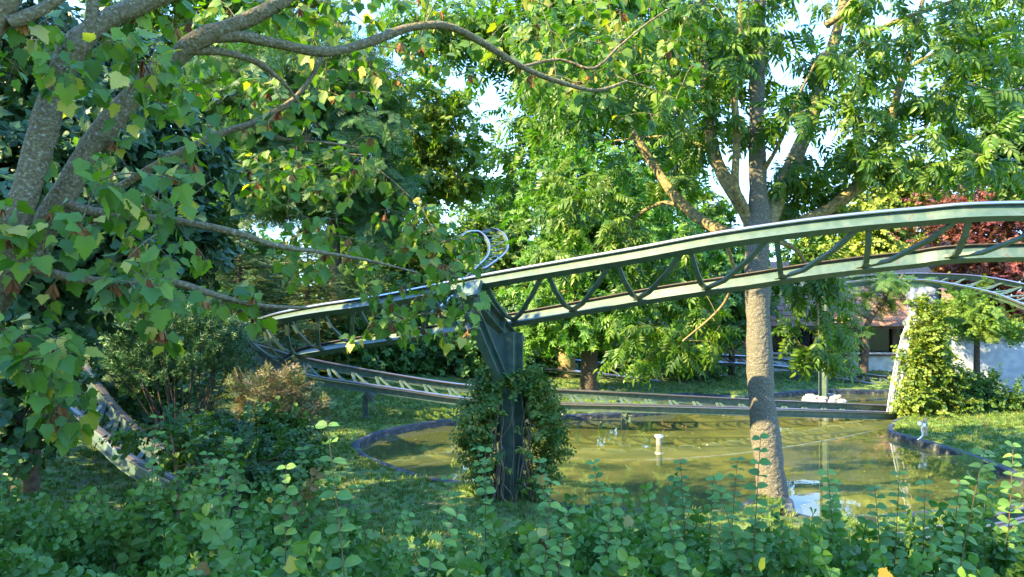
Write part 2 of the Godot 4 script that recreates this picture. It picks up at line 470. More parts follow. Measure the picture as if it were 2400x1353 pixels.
# trunk: [px, py, d, width px] or [Vector3, radius]
func trunk_of(list: Array) -> Array:
	var p := []
	var r := []
	for e in list:
		if e[0] is Vector3:
			p.append(e[0]); r.append(e[1])
		else:
			p.append(P(e[0], e[1], e[2])); r.append(e[3] * e[2] / F * 0.5)
	return [smooth(p), widths(r)]
func crown(t: Node3D, trunk: PackedVector3Array, tr: PackedFloat32Array, lobes: Array, shapes: Array, n: int, size: float, cols: Array, bark: Material, droop := 0.35, clumps := 12, spread := 0.34) -> void:
	var lm := MB.new()
	var vol := 0.0
	for l in lobes: vol += pow(l[1].x * l[1].y * l[1].z, 0.75)
	var xf := []
	for s in shapes: xf.append([])
	var cc := []
	for s in shapes: cc.append(PackedColorArray())
	var li := 0
	for l in lobes:
		var c: Vector3 = l[0]
		var R: Vector3 = l[1]
		# limb from the trunk to the middle of the lobe
		var best := 0
		var bd := 1e9
		for i in trunk.size():
			var dd: float = trunk[i].distance_to(c) + maxf(0.0, trunk[i].y - c.y + R.y * 0.4) * 2.5
			if dd < bd: bd = dd; best = i
		var a := trunk[best]
		var r0 := minf(tr[best] * 0.6, 0.014 * a.distance_to(c) + 0.012)
		if a.distance_to(c) > 0.15:
			lm.tube(bez(a, a.lerp(c, 0.5) + Vector3(0, a.distance_to(c) * 0.06, 0) + rv(0.06) * a.distance_to(c), c, 8), taper(r0, r0 * 0.5, 8), 6, 0.1, li)
		var cl := []
		for k in clumps:
			var d := rv().normalized()
			var p := c + Vector3(d.x * R.x, d.y * R.y, d.z * R.z) * pow(rng.randf(), 0.4) * 0.9
			cl.append([p, d])
			lm.tube(bez(c, c.lerp(p, 0.5) + rv(0.1) * R.x + Vector3(0, 0.08 * R.y, 0), p, 5), taper(r0 * 0.35, 0.004, 5), 4)
		var m := int(n * pow(R.x * R.y * R.z, 0.75) / vol)
		for k in m:
			var q = cl[rng.randi() % clumps]
			var o := Vector3(rng.randfn(), rng.randfn() * 0.8, rng.randfn()) * spread
			var p: Vector3 = q[0] + Vector3(o.x * R.x, o.y * R.y, o.z * R.z)
			var dir: Vector3 = (q[1] + rv(0.9) + Vector3(0, -droop, 0)).normalized()
			var w := rng.randi() % shapes.size()
			xf[w].append(aim(dir, Vector3(0, 1, 0) + rv(0.7), size * rng.randf_range(0.7, 1.25), p))
			cc[w].append(pick(cols))
		li += 1
	part("limbs", lm.mesh(bark), t).set_meta("kind", "stuff")
	for i in shapes.size():
		many("foliage", SH[shapes[i]], t, xf[i], cc[i])
func tree(called: String, label: String, category: String, trunk: Array, lobes: Array, shapes: Array, n: int, size: float, cols: Array, bark: Material, group := "", droop := 0.35, clumps := 12, spread := 0.34) -> Node3D:
	var tt := trunk_of(trunk)
	var t := thing(called, label, category, tt[0][0], group)
	var m := MB.new()
	m.tube(tt[0], tt[1], 10, 0.08, called.length())
	part("trunk", m.mesh(bark), t)
	crown(t, tt[0], tt[1], lobes, shapes, n, size, cols, bark, droop, clumps, spread)
	return t
func conifer(called: String, label: String, base: Vector3, h: float, r: float, n: int, cols: Array, group: String, low := 0.1) -> void:
	var t := thing(called, label, "conifer", base, group)
	var m := MB.new()
	m.tube(PackedVector3Array([base - Vector3(0, 0.2, 0), base + Vector3(0, h * 0.5, 0), base + Vector3(0, h, 0)]), PackedFloat32Array([r * 0.09, r * 0.06, 0.01]), 8, 0.06)
	part("trunk", m.mesh(M.dark_bark), t)
	var bm := MB.new()
	var xf := [[], []]
	var cc := [PackedColorArray(), PackedColorArray()]
	var nb := 60
	for i in nb:
		var f := low + (0.97 - low) * pow(float(i) / nb, 0.8)
		var a := i * 2.4 + rng.randf() * 0.5
		var len := r * (1.0 - f) * rng.randf_range(0.75, 1.1) + 0.12
		var o := base + Vector3(0, h * f, 0)
		var d := Vector3(cos(a), rng.randf_range(-0.1, 0.25), sin(a))
		var e := o + d * len + Vector3(0, -0.12 * len, 0)
		bm.tube(bez(o, o.lerp(e, 0.5) + Vector3(0, 0.08 * len, 0), e, 4), taper(0.02 + 0.008 * len, 0.005, 4), 4)
		var k := int(n * len / (r * nb * 0.5)) + 1
		for j in k:
			var u := rng.randf_range(0.15, 1.0)
			var p := o.lerp(e, u) + Vector3(0, 0.1 * len * u * (1 - u), 0) + rv(0.09 * len)
			var dir := (d * 0.8 + Vector3(-d.z, 0, d.x) * rng.randf_range(-1, 1) + Vector3(0, rng.randf_range(-0.3, 0.25), 0)).normalized()
			var w := rng.randi() % 2
			xf[w].append(aim(dir, Vector3.UP + rv(0.3), rng.randf_range(0.35, 0.6), p))
			cc[w].append(pick(cols))
	part("limbs", bm.mesh(M.dark_bark), t).set_meta("kind", "stuff")
	for w in 2: many("needles", SH["fir%d" % w], t, xf[w], cc[w])

# ---------------------------------------------------------------- ground, pond
func pond_gap(x: float, z: float) -> float:  # metres outside the water's edge (negative inside)
	var p := Vector2(x, z)
	var best := 1e9
	for i in pond.size():
		var q := Geometry2D.get_closest_point_to_segment(p, pond[i], pond[(i + 1) % pond.size()])
		best = minf(best, p.distance_squared_to(q))
	best = sqrt(best)
	return -best if Geometry2D.is_point_in_polygon(p, pond) else best
func height(x: float, z: float, gap := 1e9) -> float:
	if gap > 1e8:
		gap = pond_gap(x, z) if absf(x) < 30 and z > -40 and z < -2 else 20.0
	if gap < 0.0: return -0.9
	var h := 0.105 + 0.022 * minf(gap, 6.0)
	h += 0.3 * smoothstep(0.3, 5.0, gap) * smoothstep(2.0, -6.0, x) * smoothstep(-10.0, -14.0, z)
	h += 0.1 * smoothstep(-19.0, -28.0, z)
	var near := smoothstep(-8.2, -3.4, z)
	h = lerpf(h, 0.78, near)
	h += 0.35 * smoothstep(-3.5, -9.0, x) * smoothstep(-14.0, -8.0, z) * (1.0 - near * 0.6)
	h += 0.03 * sin(x * 1.7 + z) * sin(z * 1.3 - x * 0.6) * smoothstep(0.2, 1.5, gap)
	return h
func ground_at(p: Vector3) -> Vector3:
	return Vector3(p.x, height(p.x, p.z), p.z)
func make_pond() -> void:
	var e := [[845, 1052], [862, 1040], [905, 1024], [1000, 1004], [1110, 994], [1300, 986], [1450, 980], [1560, 972], [1585, 964], [1570, 950], [1545, 940], [1600, 932], [1690, 937], [1750, 938], [1815, 931], [1930, 924], [2100, 925], [2300, 928], [2420, 940], [2330, 962], [2200, 975], [2110, 990], [2082, 1008], [2082, 1024], [2120, 1036], [2180, 1054], [2300, 1095], [2390, 1135], [2440, 1165], [2410, 1196], [2200, 1216], [1900, 1232], [1860, 1190], [1815, 1162], [1765, 1178], [1700, 1215], [1560, 1215], [1400, 1206], [1310, 1196], [1265, 1160], [1205, 1145], [1140, 1142], [1095, 1146], [1000, 1133], [920, 1106], [870, 1085], [845, 1066]]
	var pts := []
	for q in e: pts.append(G(q[0], q[1]))
	pts.append(pts[0])
	var s := smooth(pts, 4)
	s.remove_at(s.size() - 1)
	for q in s: pond.append(Vector2(q.x, q.z))
	if not Geometry2D.is_polygon_clockwise(pond): pond.reverse()
	# ground sheet, finer where the pond is
	var xs := []
	var zs := []
	var x := -14.0
	while x < 16.0: xs.append(x); x += 0.3
	for k in [16, 18, 21, 25, 32, 45, 70, 120, 250, 500]:
		xs.append(float(k)); xs.push_front(float(2 - k))
	var z := 8.0
	for k in [500, 200, 80, 30, 15]: zs.append(float(k))
	while z > -30.0: zs.append(z); z -= 0.3
	for k in [30, 33, 37, 42, 50, 65, 90, 150, 300, 600]: zs.append(float(-k))
	var m := MB.new()
	for zz in zs:
		for xx in xs:
			m.put(Vector3(xx, height(xx, zz), zz), Vector3.UP)
	var w := xs.size()
	for j in zs.size() - 1:
		for i in w - 1:
			var a := j * w + i
			m.ix.append_array([a, a + 1, a + w + 1, a, a + w + 1, a + w])
	for j in range(1, zs.size() - 1):
		for i in range(1, w - 1):
			var a := j * w + i
			m.n[a] = (m.v[a + 1] - m.v[a - 1]).cross(m.v[a - w] - m.v[a + w]).normalized()
	struct("ground", m.mesh(M.lawn))
	# bed of the pond, with algae, and the water over it
	for lay in [["pond_bed", -0.34, M.algae], ["water", 0.0, M.water]]:
		var big := Geometry2D.offset_polygon(pond, 0.06)[0]
		var tr := Geometry2D.triangulate_polygon(big)
		var b := MB.new()
		for q in big: b.put(Vector3(q.x, lay[1], q.y), Vector3.UP)
		b.ix.append_array(tr)
		struct(lay[0], b.mesh(lay[2]))
	# liner edge
	var lm := MB.new()
	var prof := [Vector2(-0.02, -0.36), Vector2(-0.015, -0.1), Vector2(0.0, 0.02), Vector2(0.01, 0.085), Vector2(0.03, 0.105), Vector2(0.09, 0.11), Vector2(0.13, 0.09), Vector2(0.14, -0.1)]
	var cnt := pond.size()
	var f := FastNoiseLite.new()
	f.seed = 3
	f.frequency = 0.9
	for i in cnt:
		var p := pond[i]
		var t := (pond[(i + 1) % cnt] - pond[(i - 1 + cnt) % cnt]).normalized()
		var o := Vector2(-t.y, t.x)
		if Geometry2D.is_point_in_polygon(p + o * 0.05, pond): o = -o
		for q in prof:
			var nz := f.get_noise_3d(p.x * 1.5, q.y * 3.0, p.y * 1.5)
			var at: Vector2 = p + o * (q.x + nz * 0.012)
			lm.put(Vector3(at.x, q.y + (nz * 0.012 if q.y > 0.05 else 0.0), at.y), Vector3.UP)
	var k: int = prof.size()
	for i in cnt:
		for j in k - 1:
			var a := i * k + j
			var b := ((i + 1) % cnt) * k + j
			lm.ix.append_array([a, b, b + 1, a, b + 1, a + 1])
	var flat := MB.new()
	for i in range(0, lm.ix.size(), 6):
		flat.quad(lm.v[lm.ix[i]], lm.v[lm.ix[i + 1]], lm.v[lm.ix[i + 2]], lm.v[lm.ix[i + 5]])
	var lo := MeshInstance3D.new()
	lo.name = "pond_liner"
	lo.mesh = flat.mesh(M.liner)
	add_child(lo)
	tag(lo, "dark blue plastic liner edging that runs round the green pond", "pond liner")
func make_grass() -> void:
	var cols := [Color(0.09, 0.2, 0.025), Color(0.13, 0.25, 0.03), Color(0.17, 0.26, 0.04), Color(0.08, 0.16, 0.03), Color(0.2, 0.23, 0.06)]
	var xf := [[], [], []]
	var cc := [PackedColorArray(), PackedColorArray(), PackedColorArray()]
	# [x0, x1, z0, z1, count]
	for a in [[-6.0, 1.5, -18.0, -10.0, 15000], [1.0, 6.0, -26.0, -15.0, 6000], [6.5, 14.0, -18.0, -9.0, 16000], [5.0, 16.0, -26.0, -19.0, 6000], [-7.0, 9.0, -9.8, -5.0, 14000]]:
		for i in a[4]:
			var x := rng.randf_range(a[0], a[1])
			var z := rng.randf_range(a[3], a[2])
			var g := pond_gap(x, z)
			if g < 0.14: continue
			var k: int = i % 3
			var s := rng.randf_range(0.035, 0.085) * (1.5 if rng.randf() < 0.05 else 1.0)
			xf[k].append(Transform3D(Basis.from_euler(Vector3(rng.randf_range(-0.2, 0.2), rng.randf() * TAU, 0)).scaled(Vector3(s * 1.3, s, s * 1.3)), Vector3(x, height(x, z, g) - 0.008, z)))
			cc[k].append(pick(cols, 0.2))
	for k in 3:
		var o := many("lawn_grass", SH["grass%d" % k], self, xf[k], cc[k])
		tag(o, "short green lawn grass growing on the banks round the pond", "grass", "lawn grass")

# ---------------------------------------------------------------- coaster tracks
const RAIL_H := 0.15
class Track:
	var a := PackedVector3Array()   # outer rail, middle of its height
	var b := PackedVector3Array()   # inner rail
	var s := PackedFloat32Array()
	func at(d: float) -> Array:
		var i := 0
		while i < s.size() - 2 and s[i + 1] < d: i += 1
		var f := clampf((d - s[i]) / maxf(s[i + 1] - s[i], 1e-5), 0.0, 1.0)
		var pa := a[i].lerp(a[i + 1], f)
		var pb := b[i].lerp(b[i + 1], f)
		var t := ((a[i + 1] - a[i]) + (b[i + 1] - b[i])).normalized()
		var u := (pb - pa).normalized()
		var n := u.cross(t).normalized()
		if n.y < 0: n = -n
		return [pa, pb, t, u, n]
	func length() -> float:
		return s[s.size() - 1]
func rail(p: PackedVector3Array, other: PackedVector3Array, name: String, t: Node, paint: Material, h: float) -> void:
	# channel section: web on the outside, flanges turned inwards; a worn running strip on top
	var web := MB.new()
	var top := MB.new()
	var prof := [Vector2(0.007, 0.42), Vector2(0.007, -0.42), Vector2(0.045, -0.42), Vector2(0.045, -0.5), Vector2(-0.045, -0.5), Vector2(-0.045, -0.42), Vector2(-0.007, -0.42), Vector2(-0.007, 0.42)]
	var cap := [Vector2(0.045, 0.421), Vector2(0.045, 0.49), Vector2(-0.045, 0.49), Vector2(-0.045, 0.421)]
	var strip := [Vector2(0.034, 0.3), Vector2(0.052, 0.3), Vector2(0.052, 0.419), Vector2(0.034, 0.419)]
	var crest := [Vector2(0.024, 0.491), Vector2(0.024, 0.52), Vector2(-0.024, 0.52), Vector2(-0.024, 0.491)]
	var st := MB.new()
	for i in p.size() - 1:
		var fr := []
		for j in [i, i + 1]:
			var tt := (p[mini(j + 1, p.size() - 1)] - p[maxi(j - 1, 0)]).normalized()
			var u := (other[j] - p[j])
			u = -(u - tt * u.dot(tt)).normalized()
			var n := u.cross(tt).normalized()
			if n.y < 0: n = -n
			fr.append([p[j], u, n])
		for e in [[web, prof], [top, cap], [st, strip], [st, crest]]:
			var pr: Array = e[1]
			for k in pr.size():
				var c: Vector2 = pr[k]
				var d: Vector2 = pr[(k + 1) % pr.size()]
				var q := []
				for g in fr:
					q.append(g[0] + g[1] * c.x + g[2] * c.y * h)
					q.append(g[0] + g[1] * d.x + g[2] * d.y * h)
				e[0].quad(q[0], q[1], q[3], q[2])
	var o := part(name, web.mesh(paint), t)
	part("top_plate", top.mesh(M.rust_top), o)
	part("running_strip", st.mesh(M.worn_steel), o)
# stations: [px, py, depth] of the outer rail and of the inner rail
func track(called: String, label: String, stations: Array, pitch: Array, paint: Material, strut_paint: Material, h := RAIL_H, group := "", sag := 0.085) -> Track:
	var A := []
	var B := []
	for e in stations:
		A.append(P(e[0], e[1], e[2])); B.append(P(e[3], e[4], e[5]))
	var k := Track.new()
	k.a = smooth(A, 8)
	k.b = smooth(B, 8)
	var acc := 0.0
	for i in k.a.size():
		if i: acc += ((k.a[i] + k.b[i]) * 0.5).distance_to((k.a[i - 1] + k.b[i - 1]) * 0.5)
		k.s.append(acc)
	var t := thing(called, label, "roller coaster track", A[0], group)
	rail(k.a, k.b, "rail", t, paint, h)
	rail(k.b, k.a, "rail", t, paint, h)
	# lacing: a bar straight across, then one slanting to the next node, both bowed below the rails
	var d := 0.2
	var first := true
	while d < k.length() - 0.2:
		var step: float = pitch[1]
		for q in range(0, pitch.size(), 2):
			if d >= pitch[q]: step = pitch[q + 1]
		var f: Array = k.at(d)
		var g: Array = k.at(minf(d + step, k.length()))
		for e in [[f[0], f[1], 0.0], [f[0], g[1], 0.004]]:
			var m := MB.new()
			var down: Vector3 = -f[4]
			var w := 0.026
			var side: Vector3 = f[2] * (-0.03 if e[2] == 0.0 else 0.035)
			var p0: Vector3 = e[0] + down * h * 0.22 + f[3] * 0.02 + side
			var p3: Vector3 = e[1] + down * h * 0.22 - f[3] * 0.02 + side * 0.6
			var p1 := p0.lerp(p3, 0.3) + down * sag * 0.85
			var p2 := p0.lerp(p3, 0.68) + down * sag
			for s in [[p0, p1], [p1, p2], [p2, p3]]:
				m.beam(s[0], s[1] + (s[1] - s[0]).normalized() * 0.008, f[4], w * 1.9, w)
			part("strut", m.mesh(strut_paint), t)
		d += step
	return k
func make_tracks() -> void:
	var k1 := track("coaster_track", "green coaster track that sweeps low across the picture, turns and comes back over the pond", [
		[3250, 498, 6.0, 3150, 588, 6.6], [2400, 494, 6.25, 2340, 592, 6.87], [2145, 508, 6.5, 2125, 610, 7.13], [1920, 530, 6.75, 1918, 634, 7.34], [1690, 562, 7.07, 1725, 664, 7.63], [1490, 598, 7.5, 1545, 690, 8.07], [1310, 629, 7.88, 1375, 720, 8.4], [1120, 662, 8.37, 1195, 751, 8.87], [900, 705, 9.1, 980, 783, 9.6], [758, 726, 9.6, 841, 804, 10.04], [680, 740, 9.9, 764, 817, 10.3], [624, 753, 10.3, 704, 829, 10.6], [566, 775, 10.9, 672, 845, 11.1],
		[554, 794, 11.7, 655, 856, 11.7], [585, 812, 12.6, 656, 864, 12.3], [640, 828, 13.4, 678, 870, 12.9], [713, 847, 14.2, 735, 890, 13.5], [900, 882, 14.6, 930, 919, 13.85], [1100, 911, 14.7, 1130, 946, 13.9], [1300, 921, 14.5, 1325, 953, 13.7], [1500, 931, 14.3, 1525, 958, 13.5], [1750, 944, 14.6, 1775, 965, 13.8], [2000, 955, 15.4, 2015, 972, 14.6], [2150, 962, 16.3, 2160, 977, 15.5], [2330, 972, 17.4, 2336, 984, 16.6]],
		[0.0, 0.76, 8.3, 0.58, 12.0, 0.46], M.paint, M.paint)
	var k2 := track("coaster_track", "distant coaster track that climbs to the right and curls over in a steep banked loop", [
		[440, 846, 16.0, 470, 886, 15.4], [544, 823, 17.0, 570, 862, 16.4], [730, 780, 18.8, 760, 812, 18.2], [900, 738, 21.0, 935, 764, 20.4], [1010, 700, 26.0, 1030, 722, 25.4], [1092, 653, 32.0, 1112, 645, 32.6], [1117, 628, 34.0, 1143, 627, 34.6], [1140, 603, 35.5, 1168, 606, 36.2], [1146, 585, 36.2, 1187, 585, 36.8], [1144, 569, 36.6, 1189, 570, 37.1], [1134, 554, 37.0, 1184, 556, 37.5], [1119, 544, 37.0, 1172, 545, 37.9], [1098, 543, 36.6, 1152, 539, 37.9], [1077, 555, 36.0, 1125, 548, 37.4], [1062, 572, 35.6, 1098, 576, 36.6]],
		[0.0, 0.55], M.paint, M.paint, 0.19)
	var k3 := track("coaster_track", "steep dark coaster track diving past the ivy into the foreground shrubs", [
		[140, 740, 11.6, 60, 800, 10.9], [167, 803, 10.8, 95, 862, 10.1], [201, 870, 10.0, 130, 918, 9.3], [245, 938, 9.2, 172, 974, 8.5], [307, 1008, 8.3, 240, 1032, 7.6], [359, 1050, 7.7, 300, 1085, 7.0], [436, 1104, 7.0, 400, 1140, 6.35], [560, 1170, 6.3, 540, 1210, 5.7]],
		[0.0, 0.62], M.paint, M.paint)
	var k4 := track("coaster_track", "sunlit pale coaster track arching over the fountain shrub", [
		[1860, 676, 19.8, 1860, 668, 20.7], [1975, 668, 20.4, 1975, 658, 21.3], [2070, 660, 21.0, 2086, 648, 21.8], [2166, 662, 21.4, 2193, 647, 22.2], [2246, 673, 21.6, 2299, 653, 22.4], [2326, 691, 21.6, 2400, 671, 22.3], [2400, 719, 21.3, 2480, 694, 22.0], [2520, 770, 20.8, 2600, 740, 21.4]],
		[0.0, 0.5], M.paint, M.paint, 0.16)
	var k5 := track("coaster_track", "dark low coaster track in the shade behind the pond trees", [
		[1250, 838, 21.6, 1250, 864, 20.9], [1380, 850, 21.4, 1380, 876, 20.7], [1490, 863, 21.2, 1490, 889, 20.5], [1600, 879, 21.0, 1600, 903, 20.3], [1700, 884, 20.9, 1700, 906, 20.2]],
		[0.0, 0.6], M.paint, M.paint, 0.09, "", 0.03)
	var k6 := track("coaster_track", "low coaster track dipping in front of the white walled building", [
		[1640, 832, 22.0, 1640, 850, 21.3], [1790, 840, 21.6, 1790, 857, 20.9], [1880, 851, 21.3, 1880, 868, 20.6], [1943, 866, 21.0, 1943, 884, 20.3], [2020, 878, 20.8, 2020, 898, 20.1], [2097, 886, 20.6, 2097, 908, 19.9], [2240, 890, 20.4, 2240, 912, 19.7]],
		[0.0, 0.42], M.paint, M.paint, 0.075, "", 0.02)
	var k7 := track("coaster_track", "single low track rail section crossing the bottom right corner before the pond", [
		[1900, 1306, 6.3, 1790, 1345, 5.7], [2000, 1290, 6.5, 1900, 1328, 5.9], [2093, 1274, 6.7, 2010, 1310, 6.1], [2250, 1244, 7.1, 2180, 1280, 6.5], [2396, 1211, 7.5, 2350, 1245, 6.9], [2560, 1170, 7.9, 2540, 1200, 7.3], [2900, 1090, 8.6, 2900, 1115, 8.0]],
		[0.0, 0.7], M.paint, M.paint)
	# --- supports
	main_support(k1)
	left_support(k1)
	post_support("track_support", "short green post holding the returning track above the left lawn", k1, 862, 0.09, null, 16)
	post_support("track_support", "small green post under the returning track where it meets the far bank", k1, 1462, 0.08, null, 16)
	post_support("track_support", "pale post under the sunlit arch, rising out of the fountain shrub", k4, 2205, 0.16, M.paint)
	post_support("track_support", "grey post under the far loop seen over the near track", k2, 1088, 0.2, M.paint, 13)
	post_support("track_support", "short post under the low track left of the building", k6, 1872, 0.1, M.paint)
	post_support("track_support", "grey post under the climbing track beyond the turn", k2, 640, 0.14, M.paint)
	tall_column()
func near_x(k: Track, px: float, from := 0.0, until := 1e9) -> float:
	var best := 0.0
	var bd := 1e9
	var d := from
	while d < minf(k.length(), until):
		var f := k.at(d)
		var q: Vector3 = (f[0] + f[1]) * 0.5 - Vector3(0, EYE, 0)
		var e := absf(CX + F * q.x / -q.z - px)
		if e < bd: bd = e; best = d
		d += 0.05
	return best
func post_support(called: String, label: String, k: Track, px: float, w: float, paint: Material = null, station := 0) -> void:
	if paint == null: paint = M.paint
	var f := k.at(near_x(k, px, k.s[station * 8]))
	var mid: Vector3 = (f[0] + f[1]) * 0.5 - f[4] * 0.28
	var foot := ground_at(mid)
	if foot.y < -0.3: foot.y = -0.34
	var t := thing(called, label, "track support", foot, "track supports")
	var m := MB.new()
	m.ibeam(foot - Vector3(0, 0.15, 0), mid - Vector3(0, 0.02, 0), f[2], w, w * 1.15, 0.012)
	part("post", m.mesh(paint), t)
	m = MB.new()
	m.ibeam(f[0] - f[4] * 0.18 - f[3] * 0.1, f[1] - f[4] * 0.18 + f[3] * 0.1, f[4], w * 0.8, 0.13, 0.012)
	part("crossbeam", m.mesh(paint), t)
	m = MB.new()
	m.box(Transform3D(Basis(), foot + Vector3(0, 0.02, 0)), Vector3(w * 2.2, 0.03, w * 2.2))
	part("foot_plate", m.mesh(paint), t)
func main_support(k: Track) -> void:
	var f := k.at(near_x(k, 1158, 0.0, k.s[12 * 8]))
	var A: Vector3 = f[0]
	var B: Vector3 = f[1]
	var u: Vector3 = f[3]
	var n: Vector3 = f[4]
	var t3: Vector3 = f[2]
	var top := P(1199, 800, 8.66)
	var foot := Vector3(top.x, height(top.x, top.z) - 0.2, top.z)
	var t := thing("track_support", "tall green steel support with a slanting arm, its lower half wrapped in creeper", "track support", foot, "track supports")
	var m := MB.new()
	var hor := Vector3(u.x, 0, u.z).normalized()
	m.ibeam(foot, top + Vector3(0, 0.1, 0), hor, 0.19, 0.2, 0.018)
	part("post", m.mesh(M.paint), t)
	var c0 := A - n * 0.18 - u * 0.08
	var c1 := B - n * 0.18 + u * 0.26
	m = MB.new()
	m.ibeam(c0, c1, n, 0.15, 0.17, 0.016)
	part("crossbeam", m.mesh(M.paint), t)
	m = MB.new()
	var h0 := c0.lerp(c1, 0.12) - n * 0.16
	var h1 := Vector3(top.x, 1.35, top.z) - hor * 0.12
	m.ibeam(h0, h1, hor, 0.12, 0.13, 0.014)
	part("haunch", m.mesh(M.paint), t)
	# web plate between arm and post
	m = MB.new()
	for s in [-0.006, 0.006]:
		var o: Vector3 = t3 * s
		m.quad(h0 + o, c0.lerp(c1, 0.85) - n * 0.1 + o, top - hor * 0.1 + o, h1 + o)
	part("gusset", m.mesh(M.paint), t)
	m = MB.new()
	for q in [0.3, 0.62]:
		m.beam(c0.lerp(c1, q) - n * 0.08, c0.lerp(c1, q) + n * 0.08, t3, 0.012, 0.17)
	part("stiffener", m.mesh(M.paint), t)
	m = MB.new()
	var br := c0 + n * 0.02
	m.beam(br - t3 * 0.14, br + t3 * 0.14, n, 0.05, 0.2)
	part("rail_bracket", m.mesh(M.paint), t)
	m = MB.new()
	m.beam(c1 - t3 * 0.1, c1 + t3 * 0.1, n, 0.015, 0.22)
	part("end_plate", m.mesh(M.paint), t)
func left_support(k: Track) -> void:
	var f := k.at(near_x(k, 612, 0.0, k.s[13 * 8]))
	var A: Vector3 = P(553, 786, 11.0)
	var B: Vector3 = P(678, 860, 11.15)
	var t0: Vector3 = Vector3(-0.4, 0, -0.9).normalized()
	var u := (B - A).normalized()
	var n := u.cross(t0).normalized()
	if n.y < 0: n = -n
	var mid := A.lerp(B, 0.68) - n * 0.12
	var foot := ground_at(mid)
	var t := thing("track_support", "green steel support under the left end of the turn, with a slanting crossbeam", "track support", foot, "track supports")
	var m := MB.new()
	m.ibeam(A - n * 0.1, B - n * 0.1, n, 0.2, 0.17, 0.016)
	part("crossbeam", m.mesh(M.paint), t)
	m = MB.new()
	m.ibeam(foot - Vector3(0, 0.2, 0), mid - n * 0.08, Vector3.RIGHT, 0.17, 0.17, 0.016)
	part("post", m.mesh(M.paint), t)
	m = MB.new()
	m.ibeam(A.lerp(B, 0.12) - n * 0.2, Vector3(mid.x, mid.y - 0.22, mid.z), n, 0.12, 0.1, 0.012)
	part("brace", m.mesh(M.paint), t)
	m = MB.new()
	for q in [0.6, 0.78]:
		m.beam(A.lerp(B, q) - n * 0.178, A.lerp(B, q) - n * 0.022, t0, 0.012, 0.19)
	part("stiffener", m.mesh(M.paint), t)
func tall_column() -> void:
	var base := P(1930, 950, 17.2)
	base.y = -0.34
	var top := P(1930, 660, 17.2)
	var t := thing("track_support", "tall square green column standing on a stone plinth in the pond", "track support", Vector3(base.x, 0.0, base.z), "track supports")
	var m := MB.new()
	m.ibeam(Vector3(base.x, -0.3, base.z), top, Vector3(0.8, 0, 0.6), 0.16, 0.17, 0.014)
	part("post", m.mesh(M.paint), t)
	m = MB.new()
	m.ibeam(top + Vector3(-0.55, 0, 0.1), top + Vector3(0.55, 0, -0.1), Vector3.UP, 0.14, 0.14, 0.014)
	part("crossbeam", m.mesh(M.paint), t)
	# plinth of laid stones
	var pl := thing("stone_plinth", "pale stone plinth rising from the water under the tall green column", "plinth", Vector3(base.x, -0.34, base.z))
	var shapes := []
	for v in 4: shapes.append(rock_mesh(v + 20, M.stone, 0.18))
	for row in 4:
		for side in 4:
			for c in 3:
				var w := 0.66
				var off := (c - 1.0) * w / 3.0 + (0.05 if row % 2 else -0.05)
				var q := [Vector3(off, 0, w * 0.5), Vector3(w * 0.5, 0, off), Vector3(off, 0, -w * 0.5), Vector3(-w * 0.5, 0, off)][side] as Vector3
				var o := part("stone", shapes[rng.randi() % 4], pl, Vector3(base.x, -0.3 + row * 0.125, base.z) + q)
				o.scale = Vector3(0.13, 0.075, 0.1) if side % 2 == 0 else Vector3(0.1, 0.075, 0.13)
	m = MB.new()
	m.box(Transform3D(Basis(), Vector3(base.x, -0.1, base.z)), Vector3(0.56, 0.44, 0.56))
	part("core", m.mesh(M.stone), pl)
	for i in 6:
		var r := MeshInstance3D.new()
		r.name = numbered("rock")
		r.mesh = rock_mesh(40 + i, M.stone, 0.25)
		add_child(r)
		r.position = Vector3(base.x + [-0.3, -0.12, 0.16, 0.3, -0.24, 0.24][i], 0.15, base.z + [0.15, 0.28, 0.24, 0.0, -0.14, -0.24][i])
		r.scale = Vector3(0.12, 0.06, 0.11)
		tag(r, ["leftmost of the pale rocks on the plinth of the tall column", "front pale rock on the plinth left of the tall column's foot", "front pale rock on the plinth right of the tall column's foot", "rightmost of the pale rocks on the plinth of the tall column", "pale rock on the back of the plinth, left behind the column", "pale rock on the back of the plinth, right behind the column"][i], "rock", "rocks on the plinth")
func rock_mesh(sd: int, m: Material, rough: float) -> ArrayMesh:
	var f := FastNoiseLite.new()
	f.seed = sd
	f.frequency = 0.9
	var b := MB.new()
	var rings := 7
	var seg := 10
	for i in rings + 1:
		for j in seg:
			var th := PI * i / rings
			var ph := TAU * j / seg
			var d := Vector3(sin(th) * cos(ph), cos(th), sin(th) * sin(ph))
			var e := Vector3(signf(d.x) * pow(absf(d.x), 0.7), signf(d.y) * pow(absf(d.y), 0.7), signf(d.z) * pow(absf(d.z), 0.7))
			b.put(e * (0.9 + rough * f.get_noise_3dv(d * 1.5 + Vector3(sd, 0, 0)) * 2.0), d)
	for i in rings:
		for j in seg:
			var a := i * seg + j
			var c := i * seg + (j + 1) % seg
			b.ix.append_array([a, c, c + seg, a, c + seg, a + seg])
	return b.mesh(m)

